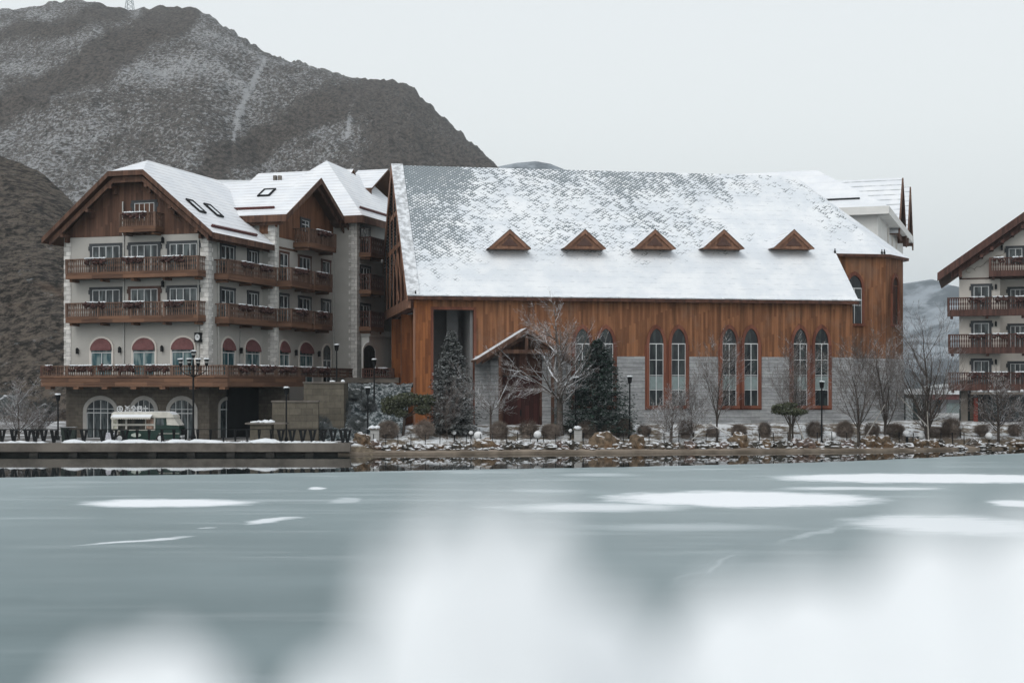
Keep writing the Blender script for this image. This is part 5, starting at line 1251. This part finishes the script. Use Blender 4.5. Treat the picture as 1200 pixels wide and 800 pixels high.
# ------------------------------------------------------------ vegetation
def tree_mesh(H, spread, seed, trunk_h=.3, n_main=5, r0=.12, up=.55, lv=4, twigs=3, wig=.25, multi=1, droop=0, lean=0, first=.3, leader=True):
    rnd = random.Random(seed); tk, cr = MB(), MB()
    def branch(p, d, L, r, lvl):
        ns = 4 if lvl < 2 else 3; q = p; dd_ = d.copy(); pts_ = [p]
        for i in range(ns):
            dd_ = (dd_+Vector((rnd.uniform(-1, 1), rnd.uniform(-1, 1), rnd.uniform(-.6, 1)))*wig*.6+Vector((0, 0, up*.13-droop*.1*lvl))).normalized()
            q2 = q+dd_*L/ns; ra, rb_ = r*(1-.6*i/ns), r*(1-.6*(i+1)/ns)
            (tk if lvl <= 1 else cr).tube(q, q2, max(ra, .008), max(rb_, .006), 6 if lvl == 0 else (4 if lvl < 2 else 3), False); q = q2; pts_.append(q)
            if lvl < lv and (lvl > 0 or i > 0):
                for k in range(rnd.choice((1, 2)) if lvl else 2):
                    a_ = rnd.uniform(.45, .95); ax = dd_.orthogonal().normalized(); ax.rotate(Matrix.Rotation(rnd.uniform(0, 2*pi), 3, dd_))
                    nd = (dd_*cos(a_)+ax*sin(a_)).normalized(); branch(q-(q-pts_[-2])*rnd.random(), nd, L*rnd.uniform(.38, .62), rb_*.62, lvl+1)
        if lvl < lv: branch(q, dd_, L*.5, r*.35, lvl+1)
    for mI in range(multi):
        base = Vector((rnd.uniform(-.2, .2)*multi*.5 if multi > 1 else 0, 0, 0)); th = H*trunk_h
        ln_ = Vector((lean+(rnd.uniform(-.35, .35) if multi > 1 else 0), rnd.uniform(-.05, .05), 1)).normalized()
        top = base+ln_*th; tk.tube(base-Vector((0, 0, .2)), base+ln_*th*.3, r0*1.45, r0*1.05, 8, False); tk.tube(base+ln_*th*.3, top, r0*1.05, r0*.9, 8, False)
        if leader: branch(top, ln_, (H-th)*.72, r0*.85, 0)
        for k in range(n_main):
            az = 2*pi*(k+rnd.uniform(-.3, .3))/n_main+seed; el = rnd.uniform(.35, .75) if up > .5 else rnd.uniform(.1, .5)
            zf_ = rnd.uniform(first, 1); o_ = Vector((cos(az)*spread, sin(az)*spread*.8, (H-th)*(el+.3)*.9)); L = o_.length*.72
            branch(base+ln_*th*(1-.45*rnd.random()), o_.normalized(), L, r0*.5, 1)
    return tk, cr
def tree(label, px, Y, py_top, spread, seed, name='bare_tree', cat='tree', z0=None, snowy=False, group='bare trees on the bank', leaves=0, **k):
    x_ = at(px, Y); z0 = ground_z(x_, Y)-.05 if z0 is None else z0; H = zat(py_top, Y)-z0
    t = thing(name, label, cat, (x_, Y, z0), 0, group); tk, cr = tree_mesh(H, spread, seed, **k)
    mz = max([v[2] for v in tk.v]+[v[2] for v in cr.v]); s_ = H/mz
    for mb_ in (tk, cr): mb_.v = [(a*(.5+.5*s_), b*(.5+.5*s_), c*s_) for a, b, c in mb_.v]
    tk.build('trunk', M['bark_s' if snowy else 'bark'], t); c_ = cr.build('crown', M['twig_s' if snowy else 'twig'], t)
    if leaves:
        rnd = random.Random(seed); m = MB(); vs = cr.v
        for i in range(leaves):
            v = Vector(rnd.choice(vs)); s = .05; a, b = Vector((rnd.gauss(0, 1), rnd.gauss(0, 1), rnd.gauss(0, 1))).normalized()*s, Vector((rnd.gauss(0, 1), rnd.gauss(0, 1), rnd.gauss(0, 1))).normalized()*s
            m.add([v, v+a, v+a+b, v+b], [(0,1,2,3)])
        m.build('leaves', M['leaf_b'], t)
    return t
tree('bushy bare snow-dusted tree at the left edge behind the railing', 22, 112, 440, 2.6, 3, z0=.85, n_main=7, up=.3, trunk_h=.18, r0=.11, snowy=True)
tree('thin reddish sapling with upright twigs in front of the pale conifer', 524, 110.5, 440, 1.5, 5, n_main=7, trunk_h=.22, r0=.05, lv=4)
tree('low snowy tree with spreading branches left of the red door', 575, 111, 418, 3.2, 8, n_main=6, up=.2, trunk_h=.42, r0=.08, snowy=True, leader=False)
tree('big thick-trunked tree with long snow-lined branches before the chapel', 656, 112.5, 335, 5.0, 12, n_main=7, up=.15, trunk_h=.42, r0=.27, snowy=True, lv=4)
tree('twin-trunk snowy tree spreading low beneath the second window pair', 786, 110.8, 448, 2.6, 14, n_main=4, up=.3, trunk_h=.38, r0=.08, multi=2, snowy=True)
tree('slender tall tree propped by pale poles between the window pairs', 840, 111.5, 378, 1.8, 18, n_main=6, up=.8, trunk_h=.3, r0=.085)
tree('fine-twigged bare tree behind the flat-topped dark shrub', 929, 113.5, 384, 2.2, 23, n_main=7, up=.8, trunk_h=.2, r0=.08)
tree('bare tree with forked trunk in front of the chapel corner', 1006, 111.5, 388, 2.6, 27, n_main=6, up=.7, trunk_h=.28, r0=.11)
tree('bare tree with a prop pole in front of the chapel apse', 1037, 113, 372, 2.6, 31, n_main=7, up=.8, trunk_h=.26, r0=.12)
tree('large vase-shaped bare tree between the apse and the cream hotel', 1087, 114.5, 350, 3.4, 38, n_main=9, up=1.0, trunk_h=.18, r0=.2)
tree('bare tree with brown clinging leaves in front of the dark shopfront', 1170, 117, 428, 2.8, 41, n_main=8, up=.35, trunk_h=.30, r0=.13, leaves=1500)
tree('small bare tree leaning in at the right edge', 1203, 116, 470, 1.6, 45, n_main=5, up=.3, trunk_h=.3, r0=.07, snowy=True)
tree('small snowy bare tree left of the twin-trunk tree prop', 812, 111, 430, 1.6, 52, n_main=5, up=.5, trunk_h=.2, r0=.05, snowy=False)
tree('dim leafless bush behind the railing at far left', 45, 116, 462, 2.2, 61, z0=.85, n_main=8, up=.3, trunk_h=.1, r0=.06, name='bare_bush', cat='bush')
# leaning prop poles
for i, (lab, xa, ya, xb, yb, Y) in enumerate((('pale prop pole leaning from lower left to the propped slender tree', 810, 515, 834, 494, 111), ('pale prop pole leaning from lower right to the propped slender tree', 856, 511, 832, 496, 110.9), ('long pale prop pole leaning against the apse tree', 1011, 516, 1037, 474, 112.3), ('pale prop pole leaning left from the vase-shaped tree', 1086, 500, 1048, 458, 114.1), ('thin prop pole leaning from the flat-topped shrub', 941, 515, 931, 486, 112), ('upright white prop pole beside the vase-shaped trunk', 1087, 518, 1086, 470, 113.9))):
    o = MB().tube((at(xa, Y), Y-.3, zat(ya, Y)), (at(xb, Y), Y, zat(yb, Y)), .05, .045, 6).build('prop_pole', M['stake']); tag(o, lab, 'pole', 'poles propping young trees')
# conifers
def conifer(label, px, Y, py_top, halfw, mat, z0=None, seed=1, n=4200, snowy=False, low=.04, tip=1.0, name='fir_tree'):
    x_ = at(px, Y); z0 = ground_z(x_, Y)-.05 if z0 is None else z0; H = zat(py_top, Y)-z0; rnd = random.Random(seed)
    t = thing(name, label, 'tree', (x_, Y, z0)); MB().tube((0, 0, -.2), (0, 0, H*.97), .16, .02, 7).build('trunk', M['bark'], t); m = MB()
    nb = int(n/28); 
    for i in range(nb):
        u = rnd.random()**1.35; h = H*(low+(1-low)*u); R_ = halfw*(1-u)**.8*rnd.uniform(.55, 1.18)*(1 if u > .08 else .8)+.12; az = rnd.uniform(0, 2*pi)
        d = Vector((cos(az), sin(az), tip*rnd.uniform(-.30, .18))); p0 = Vector((0, 0, h)); sd = Vector((-sin(az), cos(az), 0))
        for k in range(28):
            f_ = rnd.random()**.6; c = p0+d*R_*f_+Vector((0, 0, .12*R_*f_*f_)); sp = (.10+.20*R_*(1.05-f_))*.8
            c += sd*rnd.uniform(-sp, sp)+Vector((0, 0, rnd.uniform(-.10, .06)))
            L = rnd.uniform(.09, .21); v = (d+sd*rnd.uniform(-.9, .9)+Vector((0, 0, rnd.uniform(-.5, .25)))).normalized()*L; w_ = v.cross(Vector((rnd.uniform(-.6, .6), rnd.uniform(-.6, .6), 1))).normalized()*rnd.uniform(.022, .045)
            m.add([c-w_, c+v*.6-w_*1.4, c+v, c+v*.6+w_*1.4, c+w_], [(0, 1, 2, 3, 4)])
    m.build('crown', mat, t); return t
conifer('tall frosted grey-green conifer in front of the porch opening', 529, 112.3, 388, 2.45, M['conifer_g'], seed=4, n=30000)
conifer('dark green fir with snow on its lower boughs behind the big tree', 700, 113.8, 398, 3.7, M['conifer'], seed=9, n=42000)
# layered pine
def cushion(m, c, r, n, rnd, sz=.16):
    c = Vector(c)
    for i in range(n):
        v = Vector((rnd.gauss(0, 1), rnd.gauss(0, 1), rnd.gauss(0, 1))).normalized()*(rnd.random()**.35); p = c+Vector((v.x*r[0], v.y*r[1], v.z*r[2]))
        a = Vector((rnd.gauss(0, 1), rnd.gauss(0, 1), rnd.gauss(0, .8)+.5)).normalized()*sz*rnd.uniform(.6, 1.3); b = a.cross(Vector((rnd.gauss(0, 1), rnd.gauss(0, 1), rnd.gauss(0, 1)))).normalized()*sz*.28
        m.add([p-b, p+a*.5-b, p+a, p+a*.5+b, p+b], [(0,1,2,3,4)])
def pine(label, px, Y, base_py, pads, mat, z0=None, name='pine_tree', th=.1):
    x_ = at(px, Y); z0 = zat(base_py, Y) if z0 is None else z0; rnd = random.Random(px); t = thing(name, label, 'tree', (x_, Y, z0)); m = MB(); tk = MB(); z1 = zat(pads[0][1], Y)-z0
    tk.tube((0, 0, -.2), (.15, 0, z1*.55), th*1.2, th, 7, False)
    for (p_, y_, rx, rz) in pads:
        c = (at(p_, Y)-x_, rnd.uniform(-.4, .4), zat(y_, Y)-z0); tk.tube((.15, 0, z1*.55), c, th*.6, th*.25, 5, False); cushion(m, c, (rx/F*Y, rx/F*Y*.8, rz/F*Y), int(rx*rz*12), rnd)
    tk.build('trunk', M['bark'], t); m.build('crown', mat, t); return t
pine('layered grey-green pine with crooked trunk in front of the timber piers', 472, 111, 500, [(463, 472, 18, 8), (478, 468, 17, 8), (456, 480, 10, 6), (498, 470, 14, 8), (470, 484, 9, 5), (495, 480, 11, 6)], M['pine'], z0=1.2)
pine('flat-topped dark shrub tree below the last window pair', 924, 111.5, 516, [(923, 482, 20, 4), (915, 478, 12, 4), (934, 483, 14, 3.5), (926, 475, 10, 3)], M['pine'], z0=ground_z(at(924, 111.5), 111.5)-.05)
# clipped round shrubs
def twig_ball(name, mat, n=2600, sq=1.0, seed=1):
    rnd = random.Random(seed); m = MB(); m.blob((0, 0, .72), (.55, .55, .56*sq), amp=.16, seed=seed, sub=3); m.blob((.1, 0, .25), (.4, .4, .4), amp=.2, seed=seed+1, sub=2)
    for i in range(n):
        v = Vector((rnd.gauss(0, 1), rnd.gauss(0, 1), rnd.gauss(0, 1))).normalized(); p = Vector((v.x*.6, v.y*.6, .8+v.z*.58*sq)); d = (v+Vector((rnd.uniform(-.5, .5), rnd.uniform(-.5, .5), rnd.uniform(-.2, .7)))).normalized()*rnd.uniform(.14, .5)
        s_ = d.orthogonal().normalized()*.012; m.add([p-s_, p+s_, p+d], [(0, 1, 2)])
    return m
ball = twig_ball('shrub', None); bme = None
shr = [(455, 503, 14, 12, 'clipped brown shrub below the layered pine'), (497, 503, 12.5, 12, 'clipped round brown shrub left of the reddish sapling'), (585, 505, 13, 9, 'low clipped brown shrub left of the red door'), (619, 503, 13, 10, 'clipped round shrub left of the ribbed globe light'), (645, 504, 12, 10, 'low clipped shrub at the foot of the big tree'), (687.5, 502.5, 10.5, 10, 'clipped round shrub right of the grey cabinet by the big tree'), (713.5, 505, 10.5, 9, 'clipped round brown shrub in front of the dark fir'), (732, 502, 10, 9.5, 'clipped round shrub at the foot of the lantern post'), (755, 505, 9, 7, 'low brown shrub right of the lantern post'), (803, 504, 9, 10, 'clipped shrub right of the twin-trunk tree'), (835, 507, 8, 7, 'low shrub between the pale prop poles'), (866, 505, 10, 10, 'clipped reddish shrub below the third window pair'), (896, 504, 9, 9, 'clipped shrub left of the flat-topped shrub tree'), (955, 504, 11, 11, 'clipped dark shrub right of the flat-topped shrub tree'), (990, 505, 10, 10, 'clipped shrub left of the chapel corner tree'), (1022, 504, 10, 9, 'clipped shrub between the two apse trees'), (1048, 504, 14, 9, 'wide clipped shrub below the chapel apse'), (1096, 507, 12, 8, 'low clipped shrub right of the vase-shaped trunk'), (1115, 503, 13, 11, 'clipped brown shrub in front of the low shop'), (1150, 504, 9, 6, 'low clipped shrub before the red banner'), (1189, 504, 9, 8, 'square-clipped shrub at the right edge')]
for i, (px, py, rx, ry, lab) in enumerate(shr):
    Y = shore_y(at(px, 112))+4.2+random.uniform(-.3, .5); s_ = rx/F*Y/.85; sz_ = ry/F*Y/.78; x_ = at(px, Y)
    if i < 4: o = twig_ball('shrub', None, sq=(1, .9, 1.1, .95)[i], seed=3+i*5).build('clipped_shrub', M['shrub']); bme = (bme or [])+[o.data]
    else: o = bpy.data.objects.new('clipped_shrub', bme[i % 4]); COL.objects.link(o)
    o.location = (x_, Y, zat(py, Y)-.8*sz_); k_ = random.uniform(.85, 1.2); o.scale = (s_*k_, s_, sz_*random.uniform(.85, 1.1)); o.rotation_euler = (0, 0, i*1.3); tag(o, lab, 'shrub', 'clipped round shrubs')
m = MB()
for i in range(2600):
    px = random.uniform(428, 1215); x_ = at(px, 112); Y = shore_y(x_)+random.choice((random.uniform(1.8, 3.0), random.uniform(3.5, 8.5)))
    if noise.noise(Vector((x_*.35, Y*.5, 2))) < -.02: continue
    g = ground_z(x_, Y); h = random.uniform(.12, .5)
    for k in range(4):
        v = Vector((x_+random.uniform(-.12, .12), Y, g-.05)); m.add([v, v+Vector((.018, 0, 0)), v+Vector((random.uniform(-.2, .2), random.uniform(-.1, .1), h*random.uniform(.6, 1.2)))], [(0, 1, 2)])
tag(m.build('dry_undergrowth', M['shrub']), 'dry brown stalks and twigs poking through the snow along the bank', kind='stuff')
# loose frosted bushes on the rockery and quay end
for i, (px, py, r_, Y, lab) in enumerate(((352, 492, 13, 111.5, 'frosted bush in front of the upper beige wall'), (376, 500, 14, 111.5, 'frosted bush behind the right end of the quay railing'), (398, 480, 16, 115, 'frosted blue-grey bush half way up the rockery'), (416, 462, 15, 119, 'frosted bush near the top of the rockery'), (419, 498, 13, 111.5, 'frosted bush left of the grey cabinet'), (384, 468, 12, 116, 'frosted bush beside the upper beige wall'), (10, 475, 26, 118, 'snow-dusted bush at the far left edge'), (52, 482, 18, 120, 'snow-dusted brown bush left of the hotel corner'), (432, 475, 10, 117, 'frosted bush below the timber porch'))):
    rnd = random.Random(i); m = MB(); r = r_/F*Y; m.blob((0, 0, 0), (r*.6, r*.6, r*.5), seed=i, amp=.2, sub=2)
    for k in range(1500):
        v = Vector((rnd.gauss(0, 1), rnd.gauss(0, 1), rnd.gauss(0, .7))).normalized()*rnd.random()**.3*r; d = (v.normalized()+Vector((0, 0, .5))).normalized()*rnd.uniform(.15, .35); s2 = d.orthogonal().normalized()*.018; m.add([v*.85-s2, v*.85+s2, v*.85+d], [(0, 1, 2)])
    o = m.build('bush', M['shrub_g']); o.location = (at(px, Y), Y, zat(py, Y)); tag(o, lab, 'bush', 'frosted loose bushes')

# ------------------------------------------------------------ near bank and snow-laden hedge by the camera
n = NT('near_bank'); M['nearbank'] = m_plain('near_bank_soil', (.25, .22, .19), .9, .3, 2, snow=.9, snow_lo=.6, snow_hi=.8)
tag(grid('near_bank', frange(-8, 8, .5), frange(-6, 6, .5), lambda x, y: 3.4 if y < 1.3 else max(-.4, 3.4-(y-1.3)*1.1), M['nearbank']), kind='structure')
M['snow_n'] = m_plain('hedge_snow', (.74, .77, .79), .85, .05, 14)
hedge = thing('snow_covered_hedge', 'out-of-focus hedge heaped with soft white snow in front of the frozen lake', 'hedge', (0, .5, 3.4))
bumps = []
for (px, py, d, hw_) in ((125, 758, .53, 105), (195, 750, .53, 110), (250, 776, .52, 60), (385, 768, .52, 85), (535, 582, .40, 85), (620, 598, .41, 95), (470, 640, .42, 75), (700, 685, .46, 120), (850, 690, .49, 125), (950, 670, .50, 135), (1090, 620, .49, 135), (1210, 600, .50, 150), (620, 700, .46, 130), (520, 730, .48, 110)):
    bumps.append(((px-600)/F*d, d, zat(py, d), hw_/F*d))
def hz(x, y):
    b_ = 4.90 if y < .62 else 4.90-(y-.62)*1.6
    v = b_
    for (bx, by_, bt, bw_) in bumps:
        r2 = ((x-bx)/bw_)**2+((y-by_)/(bw_*.9+.01))**2; v = max(v, bt-(bt-4.88)*min(1, r2*.42))
    return v+.003*noise.noise(Vector((x*60, y*60, 0)))+.006*noise.noise(Vector((x*18, y*18, 0)))
rb_ = random.Random(5)
for i in range(60):
    bx = rb_.uniform(.52, 3)*rb_.choice((-1, 1)); bumps.append((bx, rb_.uniform(.4, .62), rb_.uniform(4.96, 5.02), rb_.uniform(.03, .07)))
o = grid('snow_cap', frange(-3, -.47, .02)+frange(-.45, .45, .006)+frange(.47, 3, .02), frange(.30, .95, .008), hz, M['snow_n']); o.parent = hedge; o.location = (0, -.5, -3.4)
m = MB(); m.box(-2.98, 2.98, -.19, .38, 0, .93); m.build('foliage', M['conifer'], hedge)

# ------------------------------------------------------------ haze
hm = bpy.data.materials.new('haze'); hm.use_nodes = True; ht = hm.node_tree; ht.nodes.clear()
oo = ht.nodes.new('ShaderNodeOutputMaterial'); pv_ = ht.nodes.new('ShaderNodeVolumePrincipled'); pv_.inputs['Density'].default_value = .00015; pv_.inputs['Color'].default_value = (.80, .92, 1, 1); pv_.inputs['Anisotropy'].default_value = .0
ht.links.new(pv_.outputs[0], oo.inputs['Volume'])
hz_ = MB().box(-3200, 3200, -40, 4300, -4, 330).build('haze', hm); tag(hz_, kind='stuff')
